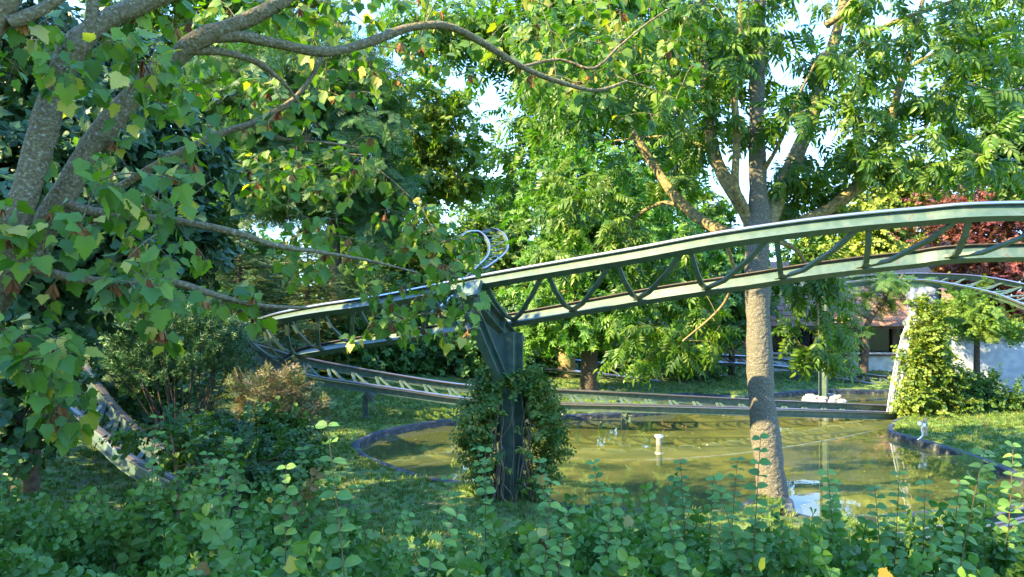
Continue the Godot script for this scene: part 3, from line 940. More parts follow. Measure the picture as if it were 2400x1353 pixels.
# ---------------------------------------------------------------- hand-laid trees: limbs as drawn, twigs grown towards leafy zones
func tinted(mesh: ArrayMesh, c: Color) -> ArrayMesh:
	var arr := mesh.surface_get_arrays(0)
	var k: PackedColorArray = arr[Mesh.ARRAY_COLOR]
	for i in k.size(): k[i] = Color(k[i].r * c.r, k[i].g * c.g, k[i].b * c.b)
	arr[Mesh.ARRAY_COLOR] = k
	var o := ArrayMesh.new()
	o.add_surface_from_arrays(Mesh.PRIMITIVE_TRIANGLES, arr)
	o.surface_set_material(0, mesh.surface_get_material(0))
	return o
func limbs_of(t: Node3D, list: Array, bark: Material, first := "trunk") -> Array:
	var pts := PackedVector3Array()
	var i := 0
	for l in list:
		var tt := trunk_of(l)
		var m := MB.new()
		var sides := 14 if tt[1][0] > 0.05 else 8
		m.tube(tt[0], tt[1], sides, 0.1, i)
		part(first if i == 0 else "limb", m.mesh(bark), t)
		pts.append_array(tt[0])
		i += 1
	return [pts]
# zones: [x0, y0, x1, y1, d0, d1, twigs]; leaves: shapes to use; each twig carries per leaves
func twigs(t: Node3D, pts: PackedVector3Array, zones: Array, shapes: Array, per: int, size: Vector2, cols_of: Callable, bark: Material, own: int, hang: float, petiole: float, seeds := 0.0) -> void:
	var ends := []
	for z in zones:
		for i in z[6]:
			ends.append([P(rng.randf_range(z[0], z[2]), rng.randf_range(z[1], z[3]), rng.randf_range(z[4], z[5])), 0.0, z])
	for e in ends:
		var b := 1e9
		for q in pts: b = minf(b, e[0].distance_squared_to(q))
		e[1] = b
	ends.sort_custom(func(a, b): return a[1] < b[1])
	var m := MB.new()
	var leaves := []   # [distance, transform, colour, shape]
	var sd := []
	for e in ends:
		var b := 1e9
		var from := pts[0]
		var to: Vector3 = e[0]
		for q in pts:
			var d := to.distance_squared_to(q) * (1.0 + 0.5 * rng.randf())
			if d < b: b = d; from = q
		var len := from.distance_to(to)
		var k := 6
		var mid := from.lerp(to, 0.5) + rv(0.12) * len + Vector3(0, 0.14 * len, 0)
		var path := bez(from, mid, to, k)
		m.tube(path, taper(0.0022 + 0.005 * len * (0.6 + petiole), 0.0016, k), 4)
		for i in range(2, k + 1): pts.append(path[i])
		var fwd := (to - mid).normalized()
		for i in per:
			var f := rng.randf_range(0.35, 1.0) if i else 1.0
			var at := path[int(f * k)].lerp(path[mini(int(f * k) + 1, k)], f * k - int(f * k))
			var side := fwd.cross(rv()).normalized()
			var off := (fwd * rng.randf_range(-0.1, 0.9) + side + Vector3(0, -hang * 0.4, 0)).normalized()
			var base := at + off * petiole * rng.randf_range(0.6, 1.3)
			if petiole > 0.02: m.tube(PackedVector3Array([at, base]), taper(0.0014, 0.001, 1), 3)
			var dir := (off + Vector3(0, -hang, 0) + rv(0.35)).normalized()
			var face := (Vector3(0, 0.75, 0.35) + rv(0.6))
			var s := rng.randf_range(size.x, size.y)
			leaves.append([base.distance_to(Vector3(0, EYE, 0)) / s, aim(dir, face, s, base), cols_of.call(base), rng.randi() % shapes.size()])
		if rng.randf() < seeds:
			sd.append(path[int(rng.randf_range(2, k))])
	part("twigs", m.mesh(bark), t).set_meta("kind", "stuff")
	leaves.sort_custom(func(a, b): return a[0] < b[0])
	var cache := {}
	var xf := []
	var cc := []
	for s in shapes:
		xf.append([]); cc.append(PackedColorArray())
	var done := 0
	for l in leaves:
		var p: Vector3 = l[1].origin - Vector3(0, EYE, 0)
		var inside := absf(p.x / -p.z) < 0.69 and absf(p.y / -p.z) < 0.4 and p.z < -0.5
		if done < own and inside:
			var c: Color = l[2]
			var key := "%d_%d_%d_%d" % [l[3], int(c.r * 40), int(c.g * 30), int(c.b * 30)]
			if not cache.has(key): cache[key] = tinted(SH[shapes[l[3]]], c)
			var o := MeshInstance3D.new()
			o.name = "leaf"
			o.mesh = cache[key]
			t.add_child(o, true)
			o.transform = l[1]
			o.position -= t.position
			done += 1
		else:
			xf[l[3]].append(l[1]); cc[l[3]].append(l[2])
	for i in shapes.size(): many("foliage", SH[shapes[i]], t, xf[i], cc[i])
	if sd.size():
		var sx := [[], []]
		var sc := [PackedColorArray(), PackedColorArray()]
		for p in sd:
			var w := rng.randi() % 2
			sx[w].append(aim(Vector3(rng.randf_range(-0.2, 0.2), 1, 0), rv(), rng.randf_range(0.05, 0.075), p))
			sc[w].append(pick([Color(0.25, 0.1, 0.04), Color(0.34, 0.17, 0.07), Color(0.16, 0.07, 0.03)]))
		for w in 2: many("seed_cluster", SH["seeds%d" % w], t, sx[w], sc[w])
func make_maple() -> void:
	var t := thing("maple_tree", "near maple with lichen-spotted leaning trunks and yellowing lobed leaves along the left and top", "tree", P(-60, 900, 3.0))
	var L := [
		[[-60, 1000, 2.9, 76], [-40, 720, 2.9, 74], [20, 560, 2.9, 67], [75, 400, 2.95, 62], [125, 220, 3.0, 58], [175, 110, 3.0, 59], [240, 55, 3.05, 48], [330, 10, 3.1, 45], [450, -50, 3.2, 40], [600, -190, 3.3, 32]],
		[[-80, 820, 3.1, 64], [-20, 715, 3.1, 62], [60, 610, 3.1, 61], [150, 455, 3.15, 59], [230, 325, 3.2, 56], [330, 205, 3.25, 51], [400, 145, 3.3, 48], [470, 90, 3.3, 45], [560, 55, 3.35, 37], [650, 10, 3.4, 34], [760, -70, 3.5, 27]],
		[[200, 80, 3.0, 32], [215, 30, 3.0, 27], [215, -60, 3.0, 24]],
		[[460, 92, 3.3, 32], [560, 86, 3.35, 27], [640, 100, 3.4, 26], [760, 122, 3.5, 23], [860, 100, 3.6, 22], [960, 65, 3.7, 20], [1050, 62, 3.8, 19], [1130, 100, 3.9, 17], [1230, 160, 4.0, 14], [1320, 195, 4.1, 12], [1400, 212, 4.2, 9], [1470, 190, 4.3, 6]],
		[[440, 120, 3.3, 22], [520, 122, 3.35, 19], [600, 145, 3.4, 16], [660, 190, 3.5, 10], [700, 240, 3.6, 6]],
		[[150, 470, 3.15, 24], [200, 492, 3.1, 22], [300, 506, 3.1, 20], [430, 521, 3.15, 19], [560, 548, 3.2, 17], [640, 575, 3.3, 14], [740, 590, 3.4, 10], [860, 610, 3.5, 6], [980, 640, 3.55, 5]],
		[[50, 620, 3.1, 24], [160, 650, 3.0, 21], [280, 662, 3.0, 19], [400, 662, 3.05, 18], [500, 690, 3.1, 15], [600, 716, 3.2, 12], [720, 722, 3.3, 7]],
		[[230, 470, 3.8, 21], [330, 408, 3.8, 19], [420, 358, 3.8, 18], [520, 312, 3.9, 18], [600, 285, 4.0, 16], [680, 240, 4.1, 14], [730, 180, 4.2, 11], [770, 100, 4.3, 9]],
		[[590, 290, 4.0, 11], [660, 325, 4.0, 9], [770, 335, 4.1, 6], [860, 350, 4.2, 4]],
		[[-220, 330, 2.6, 64], [-90, 150, 2.6, 58], [-10, 50, 2.6, 54], [40, -40, 2.6, 48]],
		[[20, 55, 2.6, 32], [100, 20, 2.65, 29], [170, -30, 2.7, 27]],
		[[1220, 158, 4.0, 8], [1310, 140, 4.1, 7], [1390, 160, 4.1, 7], [1450, 110, 4.15, 6], [1510, 60, 4.2, 5], [1570, 20, 4.2, 4]]]
	var pts: PackedVector3Array = limbs_of(t, L, M.maple_bark)[0]
	var green := [Color(0.085, 0.2, 0.035), Color(0.11, 0.24, 0.035), Color(0.14, 0.27, 0.035), Color(0.07, 0.17, 0.045), Color(0.19, 0.31, 0.04)]
	var yellow := [Color(0.55, 0.48, 0.1), Color(0.42, 0.42, 0.07), Color(0.6, 0.52, 0.18), Color(0.32, 0.36, 0.06)]
	var col := func(p: Vector3) -> Color: return pick(yellow if rng.randf() < 0.11 else green, 0.15)
	twigs(t, pts, [
		[-20, 20, 420, 180, 2.6, 3.3, 18], [0, 380, 460, 800, 2.4, 3.3, 44], [120, 150, 500, 480, 2.6, 3.6, 30], [20, 760, 200, 1010, 2.4, 2.9, 26],
		[420, 20, 900, 330, 3.8, 5.2, 62], [560, 330, 900, 480, 4.4, 5.4, 34], [820, 480, 1120, 800, 4.2, 5.2, 70], [620, 500, 820, 660, 4.0, 4.8, 20], [180, 560, 600, 760, 3.0, 3.8, 26],
		[860, -20, 1620, 200, 4.4, 5.6, 92], [250, -60, 900, 90, 3.4, 4.8, 34], [1250, 120, 1600, 300, 4.4, 5.2, 14], [1560, 0, 1640, 240, 4.2, 4.8, 7],
		[-100, -500, 1300, -60, 2.6, 5.0, 60]],
		["maple"], 6, Vector2(0.04, 0.082), col, M.maple_bark, 300, 0.7, 0.04, 0.3)
func make_ash() -> void:
	var t := thing("ash_tree", "slender ash with a straight grey trunk at the water's edge, forking above the near track", "tree", P(1815, 1190, 8.85))
	var L := [
		[[1818, 1260, 8.85, 78], [1812, 1180, 8.85, 74], [1800, 1060, 8.85, 66], [1787, 950, 8.85, 61], [1781, 850, 8.85, 59], [1776, 700, 8.85, 57], [1774, 600, 8.85, 57], [1778, 520, 8.85, 62], [1777, 440, 8.85, 40], [1774, 300, 8.8, 36], [1776, 150, 8.75, 33], [1780, 0, 8.7, 29], [1785, -200, 8.6, 22], [1800, -420, 8.5, 12]],
		[[1772, 540, 8.85, 36], [1730, 470, 8.9, 32], [1690, 400, 9.0, 30], [1668, 330, 9.1, 27], [1655, 220, 9.2, 24], [1645, 100, 9.3, 20], [1648, -60, 9.4, 15], [1650, -220, 9.5, 8]],
		[[1750, 500, 8.85, 22], [1724, 440, 8.6, 20], [1727, 330, 8.4, 18], [1722, 215, 8.3, 17], [1736, 110, 8.3, 15], [1735, -40, 8.2, 11]],
		[[1795, 530, 8.85, 44], [1830, 450, 9.2, 40], [1865, 370, 9.5, 37], [1900, 280, 9.8, 34], [1925, 190, 10.0, 31], [1955, 100, 10.2, 26], [1985, -20, 10.4, 22], [2040, -200, 10.6, 12]],
		[[1800, 545, 8.85, 34], [1880, 520, 9.0, 30], [1980, 465, 9.1, 28], [2040, 390, 9.2, 25], [2085, 290, 9.3, 21], [2110, 200, 9.4, 18], [2140, 100, 9.5, 13], [2170, -30, 9.6, 8]],
		[[1762, 560, 8.9, 30], [1680, 537, 9.3, 27], [1600, 480, 9.7, 25], [1540, 400, 10.0, 22], [1490, 320, 10.1, 19], [1445, 240, 10.2, 14], [1425, 170, 10.2, 9], [1400, 60, 10.2, 6]],
		[[1950, 160, 10.1, 20], [2010, 110, 10.0, 15], [2090, 55, 9.9, 12], [2200, 15, 9.8, 9], [2290, -20, 9.7, 6]],
		[[2082, 345, 9.25, 10], [2180, 300, 9.0, 8], [2300, 230, 8.8, 6], [2420, 205, 8.6, 4]],
		[[2110, 170, 9.4, 9], [2200, 120, 9.2, 7], [2320, 70, 9.0, 5]],
		[[1935, 60, 10.1, 17], [1985, 20, 10.0, 14], [2030, -60, 10.0, 10]],
		[[1790, 400, 8.8, 12], [1830, 330, 8.5, 9], [1860, 250, 8.2, 7], [1910, 150, 8.0, 5]],
		[[1640, 510, 9.5, 14], [1560, 475, 9.9, 10], [1480, 520, 10.2, 8], [1460, 600, 10.3, 5]],
		[[1690, 540, 8.5, 12], [1720, 640, 8.9, 9], [1690, 720, 9.3, 6], [1600, 800, 9.5, 4]],
		[[1800, 560, 8.9, 14], [1870, 590, 9.4, 10], [1910, 680, 9.6, 7], [1920, 780, 9.6, 4]],
		[[1690, 390, 9.0, 10], [1640, 340, 9.4, 8], [1560, 320, 9.9, 6], [1440, 330, 10.3, 4]]]
	var pts: PackedVector3Array = limbs_of(t, L.slice(0, 1), M.ash_bark)[0]
	for i in range(1, L.size()):
		var tt := trunk_of(L[i])
		var m := MB.new()
		m.tube(tt[0], tt[1], 10, 0.1, i)
		part("limb", m.mesh(M.ash_limb), t)
		pts.append_array(tt[0])
	var green := [Color(0.07, 0.18, 0.025), Color(0.1, 0.23, 0.025), Color(0.14, 0.28, 0.03), Color(0.06, 0.15, 0.03), Color(0.19, 0.32, 0.035)]
	var col := func(_p: Vector3) -> Color: return pick(green, 0.15)
	twigs(t, pts, [
		[1260, 240, 1640, 640, 9.6, 10.5, 75], [1430, 640, 1700, 850, 9.6, 10.8, 40], [1840, 600, 1985, 850, 9.5, 10.1, 36], [1790, 380, 2020, 520, 8.6, 10.0, 34],
		[1800, -40, 2400, 300, 7.8, 10.6, 135], [1960, 200, 2400, 420, 8.0, 9.8, 60], [1540, -40, 1800, 330, 7.8, 9.8, 66], [1220, 20, 1560, 260, 7.4, 9.0, 54], [1400, -500, 2400, -40, 7.5, 11.0, 150]],
		["ash0", "ash1"], 7, Vector2(0.2, 0.32), col, M.ash_limb, 300, 0.45, 0.012)
func make_trees() -> void:
	# sunlit middle ground
	tree("leafy_tree", "green star-leaved tree with a short dark trunk standing on the lawn behind the pond", "tree", [[1380, 925, 18.5, 46], [1381, 840, 18.5, 38], [1378, 740, 18.5, 34], [1370, 600, 18.5, 28], [1360, 450, 18.5, 16]],
		[lobe(1340, 700, 18.0, 100, 80), lobe(1450, 710, 18.0, 140, 80), lobe(1390, 560, 18.4, 140, 110), lobe(1310, 560, 18.6, 70, 100), lobe(1360, 430, 18.8, 120, 100), lobe(1480, 560, 19.0, 140, 110), lobe(1290, 760, 18.5, 70, 40), lobe(1560, 660, 19.0, 110, 90)],
		["star0", "star1"], 4200, 0.42, [Color(0.09, 0.25, 0.03), Color(0.12, 0.3, 0.035), Color(0.16, 0.34, 0.04), Color(0.07, 0.19, 0.035)], M.dark_bark, "", 0.5, 14)
	tree("tall_tree", "tall slim pale yellow green tree lit by the sun behind the far loop", "tree", [[985, 640, 30.0, 14], [1000, 500, 30.0, 12], [1010, 380, 30.0, 9], [1015, 260, 30.0, 5]],
		[lobe(1010, 240, 30.0, 80, 50), lobe(960, 310, 30.0, 70, 60), lobe(1070, 310, 30.0, 70, 60), lobe(1000, 400, 30.0, 100, 60), lobe(930, 440, 30.5, 60, 60), lobe(1090, 430, 30.0, 60, 60), lobe(960, 540, 30.0, 60, 40)],
		["broad0", "broad1"], 1500, 0.62, [Color(0.18, 0.29, 0.045), Color(0.21, 0.32, 0.05), Color(0.15, 0.26, 0.04)], M.dark_bark, "", 0.3, 14, 0.3)
	tree("locust_tree", "blue green feathery tree with a dense hanging crown right of the maple limbs", "tree", [[800, 900, 20.5, 40], [790, 700, 20.5, 34], [780, 500, 20.5, 26], [790, 300, 20.5, 16]],
		[lobe(840, 260, 20.5, 100, 90), lobe(730, 320, 20.5, 110, 90), lobe(860, 400, 20.5, 80, 80), lobe(620, 420, 20.5, 110, 70), lobe(760, 450, 20.5, 120, 60), lobe(880, 490, 20.5, 60, 60), lobe(660, 160, 20.5, 130, 100), lobe(820, 140, 20.5, 60, 50), lobe(540, 280, 20.5, 110, 110)],
		["locust0", "locust1"], 3400, 0.62, [Color(0.075, 0.19, 0.07), Color(0.09, 0.22, 0.08), Color(0.065, 0.16, 0.065), Color(0.11, 0.24, 0.08)], M.dark_bark, "", 0.6, 16)
	tree("far_tree", "fresh green round tree behind the far loop of track", "tree", [[1150, 780, 42.0, 22], [1150, 650, 42.0, 16], [1155, 540, 42.0, 10]],
		[lobe(1120, 580, 41.5, 80, 70), lobe(1200, 560, 43.0, 90, 80), lobe(1160, 500, 43.0, 80, 60), lobe(1060, 640, 42.0, 80, 50), lobe(1190, 640, 43.0, 80, 60)],
		["broad0", "broad1"], 1700, 0.85, [Color(0.1, 0.22, 0.04), Color(0.14, 0.27, 0.045), Color(0.2, 0.3, 0.06)], M.dark_bark)
	tree("far_tree", "bright lime yellow tree right of the ash, seen against the sky above the near track", "tree", [[2110, 760, 33.0, 22], [2110, 600, 33.0, 16], [2120, 440, 33.0, 8]],
		[lobe(2110, 430, 33.0, 90, 50), lobe(2060, 490, 33.0, 80, 60), lobe(2170, 480, 33.0, 70, 60), lobe(2110, 580, 33.0, 110, 60), lobe(2040, 600, 33.0, 70, 60)],
		["small0", "small1"], 1700, 0.7, [Color(0.26, 0.34, 0.045), Color(0.3, 0.37, 0.05), Color(0.22, 0.32, 0.045)], M.dark_bark)
	tree("plum_tree", "dark red leaved plum tree behind the sunlit arch of track", "tree", [[2330, 940, 27.0, 30], [2325, 760, 27.0, 24], [2320, 560, 27.0, 14]],
		[lobe(2300, 460, 26.5, 90, 50), lobe(2250, 520, 26.5, 80, 60), lobe(2360, 540, 26.5, 100, 70), lobe(2280, 600, 26.5, 110, 60), lobe(2390, 640, 26.0, 90, 70), lobe(2300, 690, 26.5, 110, 60), lobe(2390, 760, 26.0, 80, 60)],
		["plum0", "plum1"], 2800, 0.46, [Color(0.19, 0.05, 0.06), Color(0.26, 0.075, 0.08), Color(0.15, 0.045, 0.05), Color(0.28, 0.13, 0.09)], M.dark_bark, "", 0.3, 16)
	tree("far_tree", "green tree on the right edge hanging over the red leaved plum", "tree", [[2480, 1000, 17.5, 44], [2470, 700, 17.5, 36], [2460, 400, 17.5, 24]],
		[lobe(2390, 300, 17.0, 90, 100), lobe(2430, 420, 17.0, 90, 80), lobe(2470, 200, 17.0, 140, 130), lobe(2350, 380, 17.0, 60, 40), lobe(2520, 330, 17.0, 160, 160)],
		["broad0", "broad1"], 1400, 0.5, [Color(0.05, 0.12, 0.03), Color(0.07, 0.16, 0.03), Color(0.1, 0.2, 0.035)], M.dark_bark)
	tree("garden_tree", "small tree with a forked trunk in front of the tiled building", "tree", [[2022, 905, 21.2, 26], [2026, 830, 21.2, 21], [2034, 760, 21.2, 14], [2075, 700, 21.2, 9], [2120, 640, 21.2, 5]],
		[lobe(2070, 690, 21.2, 50, 30), lobe(1985, 770, 21.0, 50, 22), lobe(2090, 650, 21.2, 60, 24), lobe(1955, 700, 21.2, 40, 30)],
		["locust0", "locust1"], 300, 0.36, [Color(0.08, 0.2, 0.05), Color(0.1, 0.24, 0.055)], M.dark_bark, "", 0.3, 8)
	tree("leafy_tree", "dark bushy tree on the far bank just left of the ash trunk", "tree", [[1628, 915, 21.0, 28], [1630, 860, 21.0, 22], [1632, 780, 21.0, 16]],
		[lobe(1630, 850, 21.0, 65, 60), lobe(1600, 780, 21.0, 70, 60), lobe(1670, 760, 21.2, 70, 50), lobe(1650, 690, 21.4, 80, 50)],
		["broad0", "broad1"], 900, 0.42, [Color(0.06, 0.16, 0.03), Color(0.08, 0.19, 0.035)], M.dark_bark)
	tree("garden_tree", "thin tree trunk standing before the sunlit cream wall", "tree", [[1714, 900, 21.8, 17], [1716, 800, 21.8, 13], [1718, 700, 21.8, 9], [1720, 600, 21.8, 5]],
		[lobe(1720, 690, 21.8, 60, 40), lobe(1690, 640, 21.8, 80, 50), lobe(1750, 620, 21.8, 80, 60)],
		["broad0", "broad1"], 520, 0.5, [Color(0.05, 0.14, 0.03), Color(0.08, 0.19, 0.03)], M.dark_bark)
	tree("tall_tree", "sunlit yellow green tree top showing between the maple limbs at the upper left", "tree", [[470, 900, 23.0, 34], [475, 500, 23.0, 26], [480, 200, 23.0, 14], [480, 50, 23.0, 6]],
		[lobe(360, 60, 23.0, 100, 70), lobe(540, 40, 23.0, 110, 80), lobe(700, 50, 23.0, 90, 60), lobe(470, 150, 22.8, 100, 60), lobe(620, 170, 23.0, 80, 60), lobe(300, 180, 23.0, 90, 60), lobe(450, -90, 23.0, 160, 90)],
		["broad0", "broad1"], 1900, 0.6, [Color(0.16, 0.28, 0.04), Color(0.2, 0.31, 0.045), Color(0.13, 0.25, 0.04)], M.dark_bark, "", 0.3, 14)
	tree("bright_bush", "bright yellow green bush glowing behind the hanging maple spray", "bush", [[930, 900, 25.0, 20], [930, 760, 25.0, 14], [930, 640, 25.0, 8]],
		[lobe(900, 600, 25.0, 70, 50), lobe(970, 640, 25.0, 70, 50), lobe(880, 680, 25.0, 70, 40), lobe(1010, 590, 25.5, 50, 40)],
		["small0", "small1"], 1100, 0.5, [Color(0.17, 0.28, 0.04), Color(0.2, 0.31, 0.045), Color(0.13, 0.25, 0.04)], M.dark_bark)
	tree("tall_tree", "tall bright green tree whose feathery crown fills the top middle behind the maple branch", "tree", [[1330, 930, 21.0, 44], [1325, 700, 21.0, 36], [1310, 450, 21.0, 28], [1290, 200, 21.0, 18], [1280, 0, 21.0, 8]],
		[lobe(1300, 110, 21.0, 110, 80), lobe(1430, 50, 21.0, 110, 80), lobe(1180, 90, 21.0, 90, 70), lobe(1070, 60, 21.0, 80, 70), lobe(1270, 290, 21.0, 90, 80), lobe(1400, 230, 21.0, 120, 90), lobe(1210, 400, 21.0, 50, 60), lobe(1540, 140, 21.5, 100, 90), lobe(970, 60, 21.5, 70, 50), lobe(1320, -90, 21.0, 200, 90), lobe(1560, 330, 21.5, 90, 90), lobe(1660, 80, 22.0, 90, 90)],
		["ash0", "ash1"], 4600, 0.5, [Color(0.13, 0.27, 0.03), Color(0.16, 0.31, 0.035), Color(0.1, 0.23, 0.03)], M.ash_limb, "", 0.5, 16)
	# woods that close the view behind the lawn
	var wood := [[1060, 36.0, 780, 110, "pale green wood tree behind the near support column"], [1290, 40.0, 700, 120, "wood tree rising behind the star-leaved tree"], [1480, 44.0, 560, 150, "tall wood tree behind the middle of the near track"], [1640, 40.0, 620, 120, "wood tree behind the left limb of the ash"], [1880, 44.0, 640, 110, "wood tree low between the ash limbs"], [1990, 40.0, 690, 90, "low wood tree above the tiled roof"], [2230, 46.0, 640, 110, "wood tree far behind the plum"], [860, 34.0, 640, 110, "wood tree right of the locust trunk"], [480, 30.0, 600, 130, "wood tree behind the left conifers"], [250, 26.0, 480, 160, "wood tree high behind the ivy"], [60, 22.0, 360, 170, "wood tree at the upper left corner behind the maple trunks"], [640, 40.0, 700, 110, "low wood tree behind the turn of the track"]]
	for w in wood:
		var d: float = w[1]
		var r: float = w[3]
		var g := ground_at(P(w[0], 800, d))
		tree("wood_tree", w[4], "tree", [[g - Vector3(0, 0.2, 0), 0.24], [P(w[0] + 8, w[2], d), 0.15], [P(w[0], w[2] - r, d), 0.05]],
			[lobe(w[0], w[2], d, r * 0.8), lobe(w[0] - r * 0.6, w[2] + r * 0.5, d, r * 0.7), lobe(w[0] + r * 0.6, w[2] + r * 0.45, d, r * 0.7), lobe(w[0] + 10, w[2] - r * 0.7, d, r * 0.6), lobe(w[0], w[2] + r * 1.1, d, r * 0.8)],
			["broad0", "broad1"], 1300, 0.85, [Color(0.09, 0.2, 0.035), Color(0.11, 0.23, 0.035), Color(0.14, 0.27, 0.04)], M.dark_bark, "trees of the wood behind the lawn")
	# understorey behind the lawn
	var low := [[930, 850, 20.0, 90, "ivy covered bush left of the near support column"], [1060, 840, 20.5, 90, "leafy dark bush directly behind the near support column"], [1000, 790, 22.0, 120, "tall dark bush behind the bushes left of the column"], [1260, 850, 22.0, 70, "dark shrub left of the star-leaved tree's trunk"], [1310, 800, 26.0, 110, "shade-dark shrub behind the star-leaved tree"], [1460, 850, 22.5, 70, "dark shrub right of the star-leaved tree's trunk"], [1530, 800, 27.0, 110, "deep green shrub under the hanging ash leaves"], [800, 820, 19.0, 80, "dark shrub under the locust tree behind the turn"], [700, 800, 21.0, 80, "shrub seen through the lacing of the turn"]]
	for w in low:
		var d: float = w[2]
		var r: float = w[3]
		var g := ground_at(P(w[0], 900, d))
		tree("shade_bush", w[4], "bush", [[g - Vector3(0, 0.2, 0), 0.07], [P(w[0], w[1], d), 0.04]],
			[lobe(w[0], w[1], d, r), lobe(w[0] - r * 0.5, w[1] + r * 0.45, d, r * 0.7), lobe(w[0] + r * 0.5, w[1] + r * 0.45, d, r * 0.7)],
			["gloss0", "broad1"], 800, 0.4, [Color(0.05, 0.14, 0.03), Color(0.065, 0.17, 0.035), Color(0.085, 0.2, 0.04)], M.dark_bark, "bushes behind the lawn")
	# conifers on the left
	var blue := [Color(0.055, 0.14, 0.065), Color(0.075, 0.17, 0.08), Color(0.09, 0.19, 0.085)]
	var pale := [Color(0.13, 0.2, 0.05), Color(0.17, 0.23, 0.06), Color(0.09, 0.17, 0.05)]
	for c in [[560, 14.5, 540, 150, blue, "blue green spruce left of the turn"], [720, 18.0, 560, 120, pale, "yellowish young spruce above the turn of the track"], [850, 20.0, 590, 110, blue, "blue green spruce behind the hanging maple spray"], [380, 12.5, 590, 130, blue, "large dark spruce behind the low pine"], [620, 16.0, 600, 90, pale, "small pale spruce between the blue ones"]]:
		var d: float = c[1]
		var b := ground_at(P(c[0], 900, d))
		var top := P(c[0], c[2], d)
		conifer("spruce_tree", c[5], b, top.y - b.y, c[3] * d / F, 620, c[4], "spruces on the left")
	# ivy clad dark tree on the left edge
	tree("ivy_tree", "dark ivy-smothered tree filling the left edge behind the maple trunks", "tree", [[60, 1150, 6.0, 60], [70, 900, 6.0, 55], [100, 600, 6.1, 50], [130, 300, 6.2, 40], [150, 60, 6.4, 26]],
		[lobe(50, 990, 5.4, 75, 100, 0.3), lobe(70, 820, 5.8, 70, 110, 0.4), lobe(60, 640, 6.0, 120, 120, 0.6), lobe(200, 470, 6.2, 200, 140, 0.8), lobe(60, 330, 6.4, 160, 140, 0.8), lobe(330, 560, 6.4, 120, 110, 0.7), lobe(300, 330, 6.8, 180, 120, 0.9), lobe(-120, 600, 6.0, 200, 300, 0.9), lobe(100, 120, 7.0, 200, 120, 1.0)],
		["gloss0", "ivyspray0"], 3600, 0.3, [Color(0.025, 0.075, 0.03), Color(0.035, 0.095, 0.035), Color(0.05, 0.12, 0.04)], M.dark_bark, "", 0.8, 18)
	# trees outside the frame on the left that keep the foreground in the shade
	for s in [[Vector3(-9.6, 0.7, -7.2), 4.6, "low shade tree outside the frame on the left, beyond the ivy"], [Vector3(-7.6, 0.7, -0.4), 8.8, "shade tree outside the frame on the left, the farther one"], [Vector3(-5.6, 0.7, 3.6), 8.0, "shade tree outside the frame on the left, beside the viewer"]]:
		var b: Vector3 = s[0]
		var h: float = s[1]
		var lb := []
		for i in 9:
			lb.append([b + Vector3(rng.randf_range(-1.7, 1.7), h * rng.randf_range(0.3, 0.9), rng.randf_range(-1.9, 1.9)), Vector3(1.5, 1.3, 1.5)])
		tree("shade_tree", s[2], "tree", [[b - Vector3(0, 0.2, 0), 0.22], [b + Vector3(0.1, h * 0.4, 0), 0.17], [b + Vector3(0, h * 0.85, 0), 0.06]], lb, ["broad0", "broad1"], 1250, 0.5, [Color(0.05, 0.13, 0.03), Color(0.07, 0.17, 0.03)], M.dark_bark, "shade trees left of the frame")
